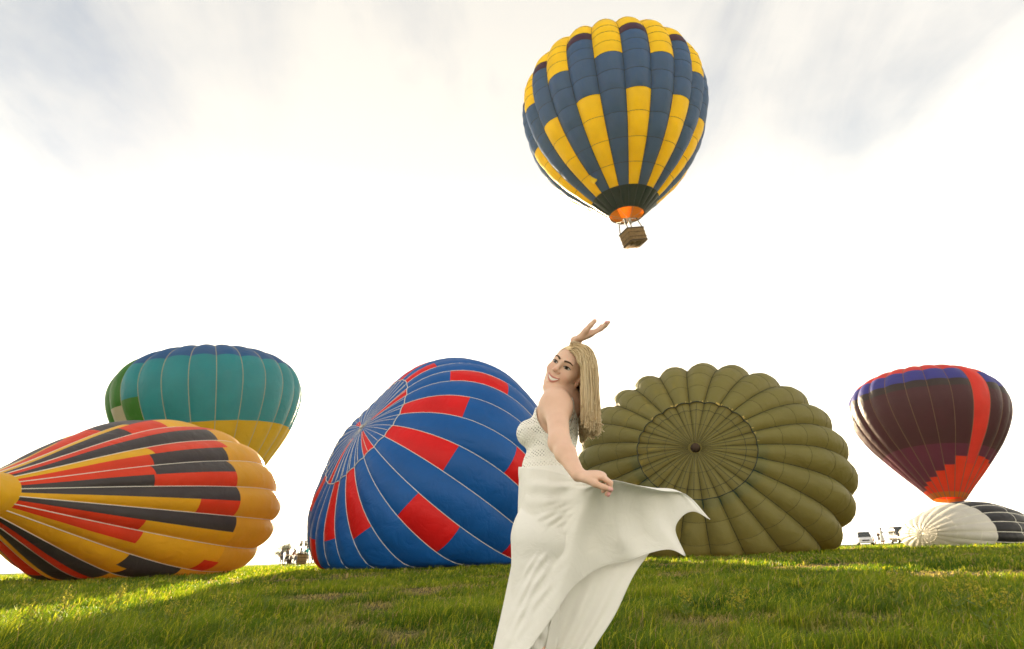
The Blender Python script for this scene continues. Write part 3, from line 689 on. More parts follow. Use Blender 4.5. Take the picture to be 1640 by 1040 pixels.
# head frame: x to the picture's right, y up, z out of the face; tilted 32 degrees, turned 31 degrees off the lens
tcam = -nrm(ray(898, 584)); _r = nrm(_R-tcam*(_R@tcam)); _u = np.cross(tcam, _r)
tilt_, yaw_, pit_ = math.radians(31), math.radians(25), math.radians(1)
hu = _r*math.sin(tilt_)+_u*math.cos(tilt_); hl = -_r*math.cos(tilt_)+_u*math.sin(tilt_)
hz = tcam*math.cos(yaw_)+hl*math.sin(yaw_); hx = -hl*math.cos(yaw_)+tcam*math.sin(yaw_)
hz, hu = hz*math.cos(pit_)+hu*math.sin(pit_), hu*math.cos(pit_)-hz*math.sin(pit_)
H_M = np.stack([hx, hu, hz], 1); EYE_Y = 2.36
H_O = PX(898, 584, EYE_Y)-H_M@np.array([0, .008, .080])
hp = lambda x, y, z: H_O+H_M@np.array([x, y, z])
head = SDF()
head.ell(hp(0, .036, -.018), (.074, .084, .094), H_M, .01).ell(hp(0, -.020, .020), (.066, .090, .063), H_M, .03)
for s in (-1, 1):
    head.cone(hp(s*.050, -.060, -.004), hp(s*.014, -.104, .052), .021, .018, .025)
    head.ell(hp(s*.037, -.026, .053), (.024, .022, .021), H_M, .02)
    head.cone(hp(s*.014, .027, .078), hp(s*.040, .027, .062), .010, .010, .014)
head.cone(hp(0, -.107, .058), hp(0, -.100, .052), .018, .02, .02)
head.ell(hp(0, -.062, .066), (.030, .022, .016), H_M, .015)
for s in (-1, 1): head.ell(hp(s*.031, .006, .092), (.017, .012, .016), H_M, .012, -1)
head.cone(hp(0, .022, .080), hp(0, -.020, .099), .007, .0095, .010).ell(hp(0, -.021, .100), (.0105, .009, .010), H_M, .006)
for s in (-1, 1): head.ell(hp(s*.0115, -.026, .089), (.0075, .0065, .009), H_M, .006)
for s in (-1, 1): head.ell(hp(s*.073, -.012, -.014), (.008, .029, .017), np.stack([nrm(hx*1+hz*-.4*s*s), hu, nrm(hz+hx*.4*s)], 1), .006)
arms = SDF()
arms.cone(sh_l, el_l, .050, .040, .04).ell(sh_l+np.array([0, 0, -.012]), (.053, .053, .058), None, .06).cone(el_l, el_l*.65+wr_l*.35, .040, .0375, .025).cone(el_l*.65+wr_l*.35, wr_l, .0375, .0245, .02)
arms.cone(sh_r, el_r, .050, .039, .04).cone(el_r, el_r*.6+wr_r*.4, .039, .035, .02).cone(el_r*.6+wr_r*.4, wr_r, .035, .023, .02)
def add_hand(sdf, wrist, d, n, side, flex, spread=.05, thumb=(.5, .35), sc=1.0):
    """d towards the fingers, n out of the palm, side towards the thumb; flex per finger per joint (radians)"""
    d = nrm(d); n = nrm(n-d*(np.asarray(n)@d)); side = nrm(np.cross(n, d)) if np.dot(np.cross(n, d), side) > 0 else nrm(np.cross(d, n))
    M = np.stack([side, d, n], 1); tips = []
    sdf.ell(wrist+d*.045*sc, np.array([.036, .052, .0155])*sc, M, .015)
    sdf.ell(wrist+d*.070*sc, np.array([.039, .028, .013])*sc, M, .012)
    sdf.ell(wrist+d*.030*sc+side*.022*sc+n*.008*sc, np.array([.017, .030, .014])*sc, M, .012)
    for i, (o, L, r) in enumerate(((.028, .074, .0092), (.0095, .082, .0095), (-.0095, .076, .0090), (-.027, .060, .0080))):
        p = wrist+d*(.084-.006*(i == 3)-.004*(i == 0))*sc+side*o*sc; a = 0; dd = nrm(d+side*(o*spread/.028))
        segs = (.45, .31, .24)
        for j in range(3):
            a += flex[i][j]; v = dd*math.cos(a)+n*math.sin(a); q = p+v*L*segs[j]*sc
            sdf.cone(p, q, r*(1-.08*j)*sc, r*(.94-.1*j)*sc, .004); p = q
        tips.append((p, v, -(-dd*math.sin(a)+n*math.cos(a))))
    p = wrist+d*.022*sc+side*.026*sc+n*.006*sc; sd, nn = thumb
    v = nrm(d*.75+side*sd+n*nn)
    for j, (L, r) in enumerate(((.040, .0140), (.030, .0115), (.024, .0098))):
        q = p+v*L*sc; sdf.cone(p, q, r*sc, r*.92*sc, .006); p = q; v = nrm(v+d*.18-side*.12)
    tips.append((p, v, side)); return tips
tips_l = add_hand(arms, wr_l, (1, -.02, -.06), (.05, .35, -1), (0, -1, 0), [(.55, .9, .5), (.65, 1.0, .6), (.75, 1.1, .6), (.85, 1.1, .6)], thumb=(.35, .30))
tips_r = add_hand(arms, wr_r, (.86, -.10, .36), (-.36, -.42, .84), (0, -1, .2), [(.05, .28, .20), (-.05, .26, .20), (-.10, .30, .22), (-.12, .34, .25)], spread=.0, thumb=(.22, .42), sc=1.16)
body = SDF(); body.p = torso.p+legs.p+head.p
body.cone(hp(0, -.055, -.030), neckb+np.array([0, 0, -.005]), .049, .050, .03).cone(neckb, sh_l+np.array([0, .02, .0]), .045, .048, .07).cone(neckb, sh_r, .045, .044, .05)
body.p += arms.p
blo = np.array([-.16, 1.94, -.01]); bhi = np.array([.62, 2.95, 1.84]); bh = .0036
D = body.grid(blo, bhi, bh); bV, bQ = surface_nets(D, blo, bh); del D

def skin_material():
    m = bpy.data.materials.new('skin'); m.use_nodes = True; t = m.node_tree; b = t.nodes['Principled BSDF']; tc = N(t, 'ShaderNodeTexCoord')
    n = N(t, 'ShaderNodeTexNoise'); n.inputs['Scale'].default_value = 14; n.inputs['Detail'].default_value = 6; t.links.new(tc.outputs['Object'], n.inputs[0])
    c = ramp(t, n.outputs[0], [(.3, (.68, .43, .31)), (.7, (.76, .50, .37))])
    at = N(t, 'ShaderNodeAttribute', attribute_name='blush'); c = mix_col(t, at.outputs['Fac'], c, (.62, .25, .18)); t.links.new(c, b.inputs['Base Color'])
    b.inputs['Roughness'].default_value = .45; b.inputs['Specular IOR Level'].default_value = .35
    b.inputs['Subsurface Weight'].default_value = .18; b.inputs['Subsurface Radius'].default_value = (1., .35, .2); b.inputs['Subsurface Scale'].default_value = .008
    n2 = N(t, 'ShaderNodeTexNoise'); n2.inputs['Scale'].default_value = 350; t.links.new(tc.outputs['Object'], n2.inputs[0])
    bp = N(t, 'ShaderNodeBump'); bp.inputs['Distance'].default_value = .0006; t.links.new(n2.outputs[0], bp.inputs['Height']); t.links.new(bp.outputs[0], b.inputs['Normal'])
    return m
SKIN = skin_material()
W_BASE = np.array([pelvis[0], pelvis[1], 0.])
person = empty('person', tuple(map(float, W_BASE)), 'person in a white lace dress holding out the skirt with one arm raised', 'person')
ob = mobj('body', bV, bQ, SKIN, person)
loc = (bV-H_O)@H_M
bl = np.zeros(len(bV), np.float32)
for s in (-1, 1): bl = np.maximum(bl, .35*np.exp(-(((loc-np.array([s*.038, -.028, .068]))/.020)**2).sum(-1)))
bl = np.maximum(bl, .25*np.exp(-(((loc-np.array([0, -.022, .11]))/.012)**2).sum(-1)))
ob.data.attributes.new('blush', 'FLOAT', 'POINT').data.foreach_set('value', bl.astype(np.float32))

# --- face pieces laid on the head's surface
def face_z(x, y, off=0.):
    x = np.asarray(x, float); y = np.asarray(y, float); z = np.full(x.shape, .125)
    for _ in range(26):
        d = head(H_O+np.stack([x, y, z], -1)@H_M.T); z = z-np.clip(d, -.01, .02)*.7
    return z+off
def face_pts(x, y, off=0.): x = np.asarray(x, float); y = np.asarray(y, float); return H_O+np.stack([x, y, face_z(x, y, off)], -1)@H_M.T
M_EYEW = surf('eye_white', (.55, .50, .45), .25); M_IRIS = surf('iris', (.035, .022, .014), .3, spec=.3); M_PUPIL = surf('pupil', (.004, .004, .004), .08, spec=.6); M_BROW = surf('brow_hair', (.09, .05, .028), .8); M_LASH = surf('lash', (.012, .009, .008), .7)
M_LIP = surf('lips', (.55, .22, .18), .35, spec=.4); M_TEETH = surf('teeth', (.84, .80, .72), .3); M_MOUTH = surf('mouth_inside', (.10, .02, .02), .6); M_NAIL = surf('pink_nail', (.80, .40, .40), .25)
def strip(name, xs, lo_, hi_, off, mat, parent, nv=4, bulge=0.):
    xs = np.asarray(xs); V = []
    for j in range(nv+1):
        f = j/nv; y = lo_*(1-f)+hi_*f; V.append(face_pts(xs, y, off)+hz*bulge*(4*f*(1-f))*(1-np.linspace(-1, 1, len(xs))**2)[:, None])
    V = np.stack(V, 0); n = len(xs); I = np.arange((nv+1)*n).reshape(nv+1, n)
    return mobj(name, V.reshape(-1, 3), np.stack([I[:-1, :-1], I[:-1, 1:], I[1:, 1:], I[1:, :-1]], -1).reshape(-1, 4), mat, parent)
def face_tube(name, xs, ys, r, off, mat, parent, flat=1.): return MB().tube(face_pts(xs, ys, off), r, 7).build(name, mat, parent)
s_ = np.linspace(-1, 1, 17)
for s in (-1, 1):
    xc, yc, hw = s*.0315, .0065, .0150
    xs = xc+hw*s_; up = yc+.0068*(1-s_**2)**.8+.0012*s_*s; dn = yc-.0040*(1-s_**2)+.0012*s_*s
    ey = strip('eye', xs, dn, up, .0012, M_EYEW, person, 4, .0015)
    a = np.linspace(-1, 1, 9); ir = .0074; xi = xc-.001+ir*a
    yu = np.minimum(yc+.0015+ir*np.sqrt(np.clip(1-a*a, 0, 1)), np.interp(xi, xs, up)); yd = np.maximum(yc+.0015-ir*np.sqrt(np.clip(1-a*a, 0, 1)), np.interp(xi, xs, dn))
    strip('iris', xi, yd, np.maximum(yu, yd), .0030, M_IRIS, ey, 3)
    xi = xc-.001+.003*a; strip('pupil', xi, yc+.0015-.003*np.sqrt(np.clip(1-a*a, 0, 1)), yc+.0015+.003*np.sqrt(np.clip(1-a*a, 0, 1)), .0036, M_PUPIL, ey, 3)
    face_tube('upper_lashes', xs+s*.0012*np.linspace(0, 1, 17)[::s], up+.0010, .0019*(1-.5*s_**2), .0022, M_LASH, person)
    face_tube('lower_lashes', xs[2:-2], dn[2:-2]-.0004, .0008, .0016, M_LASH, person)
    b_ = np.linspace(0, 1, 12); face_tube('eyebrow', s*(.0125+.036*b_), .0275+.0085*np.sin(b_*2.2)-.0055*b_**2, .0038*(1.05-b_)**.5+.0008, .0015, M_BROW, person)
hwm = .0285; xs = hwm*s_
top = -.0590+.0085*s_**2; bot = -.0725+.0220*s_**2
strip('teeth', xs, bot+.0018*(1-s_**2), top, .0030, M_TEETH, person, 3, .001)
strip('mouth_interior', xs*1.02, bot-.001, top+.001, .0022, M_MOUTH, person, 3)
lip = face_tube('upper_lip', xs*1.05, top+.0030-.0006*np.exp(-(s_/.15)**2), .0036*(1-.55*s_**2), .0026, M_LIP, person)
face_tube('lower_lip', xs*1.03, bot-.0030*(1-.6*s_**2), .0046*(1-.6*s_**2), .0022, M_LIP, person)
for tp in (tips_l[4], tips_l[0], tips_r[0], tips_r[4]):
    p, v, w = tp; c = p+v*.001; o_ = nrm(np.cross(v, w)); fr = nrm(CAMP-p); fr = nrm(fr-v*(fr@v)); sd = np.cross(v, fr)
    ring = [[c+fr*.0070*f+v*(a_*.0085)+sd*(b_*.006) for a_, b_ in ((-1, -.8), (-.3, -1), (.6, -.8), (1, 0), (.6, .8), (-.3, 1), (-1, .8), (-1.05, 0))] for f in (1.0, 1.18)]
    MB().disc_loft(ring).build('fingernail', M_NAIL, person)

# --- hair: scalp shell and strands that fall with gravity round head, neck and shoulders
coll = SDF(); coll.p = head.p[:2]+[q for q in body.p if q[0] == 'c' and (np.allclose(q[2], neckb+np.array([0, 0, -.005])) or np.allclose(q[1], neckb))]+torso.p[:4]+arms.p[:2]+arms.p[4:5]
hr = np.random.default_rng(5)
def hair_line(l): return np.clip(.004+(l[:, 1]-.012)*1.0, -.02, .070)
def scalp_points(n):
    out = []
    while sum(map(len, out)) < n:
        v = hr.normal(size=(4000, 3)); v /= np.linalg.norm(v, axis=1)[:, None]
        l = np.array([0, .036, -.018])+v*np.array([.0755, .0855, .0955]); ok = (l[:, 2] < hair_line(l)) & (l[:, 1] > -.045); out.append(l[ok])
    return np.vstack(out)[:n]
M_HAIR = bpy.data.materials.new('blonde_hair'); M_HAIR.use_nodes = True
_t = M_HAIR.node_tree; _b = _t.nodes['Principled BSDF']; _a = N(_t, 'ShaderNodeAttribute', attribute_name='tint'); _t.links.new(_a.outputs['Color'], _b.inputs['Base Color'])
_b.inputs['Roughness'].default_value = .38; _b.inputs['Specular IOR Level'].default_value = .45
_tr = N(_t, 'ShaderNodeBsdfTranslucent'); _t.links.new(_a.outputs['Color'], _tr.inputs[0]); _mx = N(_t, 'ShaderNodeMixShader'); _mx.inputs[0].default_value = .15
_t.links.new(_b.outputs[0], _mx.inputs[1]); _t.links.new(_tr.outputs[0], _mx.inputs[2]); _t.links.new(_mx.outputs[0], _t.nodes['Material Output'].inputs[0])
PART_X = -.012
def grow(n, steps=42, ds=.0115, seedoff=.0):
    l = scalp_points(n); side = np.where(l[:, 0] > PART_X, 1., -1.)
    p = H_O+l@H_M.T; nn = (l-np.array([0, .036, -.018]))/np.array([.0755, .0855, .0955])**2; nn /= np.linalg.norm(nn, axis=1)[:, None]
    back = np.where(side > 0, .55, 1.0)
    v = side[:, None]*np.array([1., 0, 0])*np.where(side > 0, .8, .3)[:, None]+np.array([0, 0, -1.])*back[:, None]+np.array([0, -.25, 0])
    v = v-nn*(v*nn).sum(1)[:, None]; v /= np.linalg.norm(v, axis=1)[:, None]; v = v@H_M.T
    # clumps share their wander
    key = np.floor(l[:, 0]/.011)*131+np.floor(l[:, 2]/.011)*17; ck = np.unique(key, return_inverse=True)[1]
    cw = hr.normal(size=(ck.max()+1, 3))[ck]*.028+hr.normal(size=(n, 3))*.03
    lay = .004+.012*hr.random(n)+.006*hr.random(ck.max()+1)[ck]
    P = [p.copy()]; g = np.array([-.05, .02, -1.])
    zend = PX(936, 699, 2.50)[2]+.022+.09*hr.random(n)**2+.012*hr.normal(size=ck.max()+1)[ck]
    alive = np.ones(n, bool); cnt = np.full(n, steps)
    for i in range(steps):
        w = min(.8, .10+.045*i); v = v*(1-w)+w*g+cw*.35+.012*np.sin(i*.35+ck[:, None]+np.arange(3))
        v /= np.linalg.norm(v, axis=1)[:, None]; q = p+v*ds
        d = coll(q, far=.5); m = d < lay
        if m.any(): q[m] += coll.normal(q[m])*(lay[m]-d[m])[:, None]
        # keep the face clear
        f = (q-H_O)@H_M; bad = (f[:, 2] > .030) & (f[:, 1] < .05) & (f[:, 1] > -.13) & (np.abs(f[:, 0]) < .085)
        if bad.any(): q[bad] += (hx*.010-hz*.014)*np.where(f[bad, 0] > 0, 1, -1)[:, None] if False else (np.where(f[bad, 0] > 0, 1., -1.)[:, None]*hx*.006-hz*.012)
        v = .6*v+.4*(q-p)/(np.linalg.norm(q-p, axis=1)[:, None]+1e-9)
        q = np.where(alive[:, None], q, p); newdead = alive & (q[:, 2] < zend); cnt[newdead] = i+1; alive &= ~newdead
        p = q; P.append(p.copy())
    return np.stack(P, 1), ck, l
HP, hck, hroot = grow(4200)
fl_ = (HP-H_O)@H_M; hq = project(HP); bad_ = ((hq[..., 0] < 880) & (hq[..., 1] > 600)).any(1) | ((fl_[..., 2] > .085)).any(1) | (hq[..., 0] > 962).any(1); HP, hck, hroot = HP[~bad_], hck[~bad_], hroot[~bad_]
print('hair strands', len(HP))
hn, hs, _ = HP.shape
sw = np.linspace(0, 1, hs)[None, :, None]; HP = HP+np.where(hr.random((hn, 1, 1)) < .05, 3.2, 1.)*sw**1.5*(.003*np.sin(sw*9+hck[:, None, None]*2.4+np.arange(3)*1.9)+.004*np.sin(sw*15+hr.random((hn, 1, 1))*6.28+np.arange(3)))
tgt = np.gradient(HP, axis=1); tgt /= np.linalg.norm(tgt, axis=2, keepdims=True)+1e-9
va = np.cross(tgt, np.array([.2, -1., .1])); va /= np.linalg.norm(va, axis=2, keepdims=True)+1e-9; vb = np.cross(tgt, va)
rad = (.0020*(1-.55*np.linspace(0, 1, hs)**2))[None, :]*(.8+.5*hr.random((hn, 1)))
ringp = np.stack([HP+rad[..., None]*(va*math.cos(a_)+vb*math.sin(a_)) for a_ in (0, 2.094, 4.189)], 2)
I = np.arange(hn*hs*3).reshape(hn, hs, 3)
hf = np.concatenate([np.stack([I[:, :-1, k], I[:, :-1, (k+1) % 3], I[:, 1:, (k+1) % 3], I[:, 1:, k]], -1).reshape(-1, 4) for k in range(3)])
oh = mobj('hair', ringp.reshape(-1, 3), hf, M_HAIR, person)
hc = np.array([.74, .54, .27])[None]*(1+.0*hroot[:, :1]); kk = hr.random(hck.max()+1)[hck][:, None]*.35+hr.random((hn, 1))*.65
hc = np.array([.62, .43, .20])*(1-kk)+np.array([.92, .78, .52])*kk
rt = np.clip(np.linspace(0, 1, hs)*5, 0, 1)[None, :, None]; hcol = (np.array([.62, .45, .24])*(1-rt)+hc[:, None, :]*rt)
cc = np.ones((hn, hs, 3, 4), np.float32); cc[..., :3] = hcol[:, :, None, :]
oh.data.color_attributes.new('tint', 'FLOAT_COLOR', 'POINT').data.foreach_set('color', cc.ravel())
# scalp shell under the strands
nu_, nv_ = 40, 28; th = np.linspace(0, math.pi, nv_); ph = np.linspace(0, 2*math.pi, nu_, endpoint=False)
TH, PH = np.meshgrid(th, ph, indexing='ij'); sl = np.stack([np.sin(TH)*np.cos(PH), np.cos(TH), np.sin(TH)*np.sin(PH)], -1)*np.array([.0765, .0865, .0965])+np.array([0, .036, -.018])
I = np.arange(nu_*nv_).reshape(nv_, nu_); sf = np.stack([I[:-1], np.roll(I, -1, 1)[:-1], np.roll(I, -1, 1)[1:], I[1:]], -1).reshape(-1, 4); fl_ = sl.reshape(-1, 3)
ok = (fl_[:, 2] < hair_line(fl_)-.004) & (fl_[:, 1] > -.05); sf = sf[ok[sf].all(1)]
osh = mobj('hair_roots', H_O+fl_@H_M.T, sf, surf('hair_base', (.70, .53, .29), .6, noise=.3, nscale=60), person)

# --- dress
def lace_material():
    m = bpy.data.materials.new('white_lace'); m.use_nodes = True; t = m.node_tree; t.nodes.clear(); out = N(t, 'ShaderNodeOutputMaterial'); tc = N(t, 'ShaderNodeTexCoord')
    b = N(t, 'ShaderNodeBsdfPrincipled'); b.inputs['Base Color'].default_value = (.88, .86, .80, 1); b.inputs['Roughness'].default_value = .85; b.inputs['Specular IOR Level'].default_value = .1
    # crochet: diagonal net in alternating blocks
    mp_ = N(t, 'ShaderNodeMapping'); mp_.inputs['Rotation'].default_value = (.3, .78, .2); t.links.new(tc.outputs['Object'], mp_.inputs[0])
    w1 = N(t, 'ShaderNodeTexWave', bands_direction='X'); w1.inputs['Scale'].default_value = 30; w1.inputs['Distortion'].default_value = .6; w2 = N(t, 'ShaderNodeTexWave', bands_direction='Z'); w2.inputs['Scale'].default_value = 30; w2.inputs['Distortion'].default_value = .6
    t.links.new(mp_.outputs[0], w1.inputs[0]); t.links.new(mp_.outputs[0], w2.inputs[0])
    hole = math_node(t, 'MULTIPLY', w1.outputs['Fac'], w2.outputs['Fac'])
    vo = N(t, 'ShaderNodeTexVoronoi', feature='F1'); vo.inputs['Scale'].default_value = 13; t.links.new(tc.outputs['Object'], vo.inputs[0])
    sepc = N(t, 'ShaderNodeSeparateColor'); t.links.new(vo.outputs['Color'], sepc.inputs[0])
    blk = ramp(t, sepc.outputs[0], [(.45, 0.), (.55, 1.)])
    hm = math_node(t, 'MULTIPLY', ramp(t, hole, [(.42, 0.), (.60, 1.)]), blk)
    wb_ = N(t, 'ShaderNodeTexWave', bands_direction='Z'); wb_.inputs['Scale'].default_value = 6.5; wb_.inputs['Distortion'].default_value = 1.2; t.links.new(tc.outputs['Object'], wb_.inputs[0]); hm = math_node(t, 'MULTIPLY', hm, ramp(t, wb_.outputs['Fac'], [(.25, 0.), (.4, 1.)]))
    bp = N(t, 'ShaderNodeBump'); bp.inputs['Distance'].default_value = .004; t.links.new(hole, bp.inputs['Height']); bp.inputs['Strength'].default_value = .8; bp.invert = True; t.links.new(bp.outputs[0], b.inputs['Normal'])
    tp = N(t, 'ShaderNodeBsdfTransparent'); mx = N(t, 'ShaderNodeMixShader'); t.links.new(math_node(t, 'MULTIPLY', hm, .6), mx.inputs[0]); t.links.new(b.outputs[0], mx.inputs[1]); t.links.new(tp.outputs[0], mx.inputs[2]); t.links.new(mx.outputs[0], out.inputs[0])
    return m
M_LACE = lace_material()
CLOTH = surf('dress_cloth', (.94, .925, .885), .75, spec=.15, trans=.20, bump=.005, bscale=13, sheen=.15, distort=1.2)
_t = CLOTH.node_tree; _o = next(n for n in _t.nodes if n.type == 'OUTPUT_MATERIAL'); _src = _o.inputs[0].links[0].from_socket; _tp = N(_t, 'ShaderNodeBsdfTransparent'); _mx = N(_t, 'ShaderNodeMixShader'); _mx.inputs[0].default_value = .10
_t.links.new(_src, _mx.inputs[1]); _t.links.new(_tp.outputs[0], _mx.inputs[2]); _t.links.new(_mx.outputs[0], _o.inputs[0])      # sheer cloth
CLOTH_IN = surf('dress_lining', (.88, .87, .83), .75, spec=.15, trans=.12, bump=.002, bscale=25)
dress = mobj_root = None
lo_, hi_ = np.array([-.12, 2.25, 1.0]), np.array([.42, 2.82, 1.5]); hh = .0036
tors2 = SDF(); tors2.p = list(torso.p)+[q for q in body.p if q[0] == 'c' and np.allclose(q[1], neckb)]
D = tors2.grid(lo_, hi_, hh)-.0055; lV, lQ = surface_nets(D, lo_, hh)
cen = lV[lQ].mean(1)
zt = PX(873, 752, 2.50)[2]-.01
ru = ((cen-chest)@T_F); lat = (cen-chest)@T_L
dl = np.linalg.norm((cen-(sh_l+np.array([.0, 0, -.02])))*np.array([1, 1, .85]), axis=1); dr_ = np.linalg.norm((cen-sh_r)*np.array([1, 1, .85]), axis=1)
neck_top = chest[2]+.075-.25*np.maximum(0, .05-np.abs(lat))*0
strap = (np.abs(np.abs(lat)-.075) < .012)
keep = (cen[:, 2] > zt-.035) & (((cen[:, 2] < chest[2]+.05+.045*np.clip(np.abs(lat)/.09, 0, 1)) & (dl > .098) & (dr_ > .098)) | (strap & (cen[:, 2] > chest[2])))
V_, Q_, _ = compact(lV, lQ, keep); lace = mobj('lace_bodice', V_, Q_, M_LACE, person)
# slip: the close inner skirt over hips and thighs
slip = SDF(); slip.p = [q for q in torso.p[:2]]+torso.p[5:]
knl = [q[2] for q in torso.p if q[0] == 'c']; hpl = [q[1] for q in torso.p if q[0] == 'c']
slip.p = torso.p[:2]+[q for q in torso.p[4:]]
slip.cone((hpl[0]+hpl[1])/2, (knl[0]+knl[1])/2, .100, .075, .06)
lo_, hi_ = np.array([-.16, 2.22, .36]), np.array([.40, 2.85, 1.14]); hh = .005
D = slip.grid(lo_, hi_, hh)
gx = [np.arange(lo_[i], hi_[i]+hh, hh) for i in range(3)]; X = np.stack(np.meshgrid(*gx, indexing='ij'), -1)
a_ = np.arctan2(X[..., 1]-pelvis[1], X[..., 0]-pelvis[0]); dn_ = np.clip((1.0-X[..., 2])/.5, 0, 1)
D = D-.012-.006*dn_*np.sin(a_*9+X[..., 2]*14+2*np.sin(X[..., 2]*21))-.004*dn_*np.sin(X[..., 2]*60+a_*5+2*np.sin(a_*3))
sV, sQ = surface_nets(D.astype(np.float32), lo_, hh); cen = sV[sQ].mean(1)
V_, Q_, _ = compact(sV, sQ, (cen[:, 2] > .395+.02*np.sin(cen[:, 0]*20)) & (cen[:, 2] < zt+.012)); slipo = mobj('slip_skirt', V_, Q_, CLOTH_IN, person)
def catmull(P, n):
    P = np.asarray(P, float); m = len(P); e = np.concatenate([[2*P[0]-P[1]], P, [2*P[-1]-P[-2]]]); t = np.linspace(0, m-1-1e-9, n); i = t.astype(int); f = (t-i).reshape((-1,)+(1,)*(P.ndim-1))
    a, b, c, d = e[i], e[i+1], e[i+2], e[i+3]; return .5*(2*b+(c-a)*f+(2*a-5*b+4*c-d)*f*f+(3*b-a-3*c+d)*f**3)
def coons(top, bot, lef, rig, nu, nv):
    T, B, L, R_ = catmull(top, nu), catmull(bot, nu), catmull(lef, nv), catmull(rig, nv)
    u = np.linspace(0, 1, nu)[:, None, None]; v = np.linspace(0, 1, nv)[None, :, None]
    return (1-v)*T[:, None]+v*B[:, None]+(1-u)*L[None]+u*R_[None]-((1-u)*(1-v)*T[0]+u*(1-v)*T[-1]+(1-u)*v*B[0]+u*v*B[-1])
def cloth_sheet(name, G, mat, thick=.0016):
    n, m, _ = G.shape; du = np.gradient(G, axis=0); dv = np.gradient(G, axis=1); nn = np.cross(du, dv); nn /= np.linalg.norm(nn, axis=-1, keepdims=True)+1e-9
    V = np.concatenate([(G+nn*thick/2).reshape(-1, 3), (G-nn*thick/2).reshape(-1, 3)]); I = np.arange(n*m).reshape(n, m); k = n*m
    Fc = np.stack([I[:-1, :-1], I[1:, :-1], I[1:, 1:], I[:-1, 1:]], -1).reshape(-1, 4); Fs = [Fc, Fc[:, ::-1]+k]
    for e in (I[:, 0], I[-1], I[::-1, -1], I[::-1, 0] if False else I[0][::-1]): Fs.append(np.stack([e[:-1], e[1:], e[1:]+k, e[:-1]+k], -1)[:, ::-1])
    return mobj(name, V, np.vstack(Fs), mat, person)
px3 = lambda L: [PX(*q) for q in L]
topA = px3([(832, 748, 2.50), (845, 749, 2.385), (875, 753, 2.335), (912, 763, 2.30), (950, 772, 2.13), (978, 769, 2.07), (1018, 777, 2.13), (1058, 786, 2.23), (1100, 793, 2.35), (1137, 832, 2.37)])
botA = px3([(776, 1100, 2.52), (800, 1108, 2.40), (836, 1056, 2.34), (886, 986, 2.35), (917, 941, 2.37), (962, 908, 2.36), (1008, 897, 2.33), (1045, 884, 2.33), (1074, 880, 2.34), (1098, 891, 2.35)])
lefA = px3([(832, 748, 2.50), (830, 800, 2.51), (827, 860, 2.52), (808, 960, 2.53), (776, 1100, 2.52)])
rigA = px3([(1137, 832, 2.37), (1112, 819, 2.36), (1092, 827, 2.36), (1081, 850, 2.36), (1098, 891, 2.35)])
GA = coons(topA, botA, lefA, rigA, 150, 100)
uu, vv = np.meshgrid(np.linspace(0, 1, 150), np.linspace(0, 1, 100), indexing='ij'); edge = np.clip(np.minimum(np.minimum(vv, 1-vv)*8, np.minimum(uu, 1-uu)*8), 0, 1)
fold = .016*np.exp(-((uu-.60-.05*vv)/.035)**2)*np.clip(vv*3, 0, 1)-.012*np.exp(-((uu-.70-.03*vv)/.05)**2)*np.clip(vv*2, 0, 1)
fold += .011*np.sin(uu*26+vv*5+2*np.sin(vv*4))*np.clip((uu-.45)*5, 0, 1)*vv+.010*np.sin((uu*1.5+vv)*9)*np.clip((.5-uu)*4, 0, 1)*vv*.6
fold += .008*np.exp(-((vv-.10-.10*np.sin(uu*3))/.05)**2)*np.clip((.58-uu)*5, 0, 1)*np.clip(uu*8, 0, 1)+.006*np.exp(-((vv-.25-.5*(uu-.1))/.04)**2)*np.clip((.45-uu)*5, 0, 1)
fold += (.0035*np.sin(vv*58+uu*22+3*np.sin(uu*9+vv*6))+.0025*np.sin(vv*95-uu*30+2*np.sin(vv*13)))*np.clip((.42-uu)*6, 0, 1)*np.clip((vv-.30)*4, 0, 1)*np.clip((.97-vv)*8, 0, 1)
fold += .004*np.sin(uu*70+5*np.sin(vv*3+uu*5))*np.clip((.62-np.abs(uu-.42)*3), 0, 1)*np.exp(-(vv/.35)**2)
fold += .006*np.sin(np.arctan2(vv+.03, uu-.555)*16)*np.clip((uu-.2)*3, 0, 1)*np.clip(1.15-vv, 0, 1)
view = GA-CAMP; view /= np.linalg.norm(view, axis=-1, keepdims=True)
GA = GA-view*(fold*edge)[..., None]
def drape(G, off, it=4):
    for _ in range(it):
        d = slip(G); m = d < off
        if m.any(): G[m] += slip.normal(G[m])*(off-d[m])[:, None]
    return G
GA = drape(GA, .020)
skA = cloth_sheet('skirt_panel', GA, CLOTH)
for rowi in (GA[:, -1], GA[-1, :]): MB().tube(rowi[::2], .0022, 5).build('hem', CLOTH, skA)
topB = px3([(885, 930, 2.44), (930, 900, 2.43), (985, 885, 2.41), (1042, 882, 2.365)])
botB = px3([(842, 1110, 2.50), (868, 1114, 2.49), (894, 1112, 2.47), (915, 1106, 2.45)])
lefB = px3([(885, 930, 2.44), (872, 990, 2.46), (856, 1050, 2.48), (842, 1110, 2.50)])
rigB = px3([(1042, 882, 2.365), (1014, 922, 2.38), (984, 985, 2.40), (948, 1042, 2.42), (915, 1106, 2.45)])
GB = coons(topB, botB, lefB, rigB, 70, 60); uu, vv = np.meshgrid(np.linspace(0, 1, 70), np.linspace(0, 1, 60), indexing='ij')
view = GB-CAMP; view /= np.linalg.norm(view, axis=-1, keepdims=True)
GB = GB-view*(.010*np.sin(uu*24+vv*5)*np.clip(vv*2, 0, 1)*np.clip((1-uu)*5, 0, 1))[..., None]
GB = drape(GB, .018)
skB = cloth_sheet('skirt_panel', GB, CLOTH); MB().tube(GB[-1][::2], .0022, 5).build('hem', CLOTH, skB)
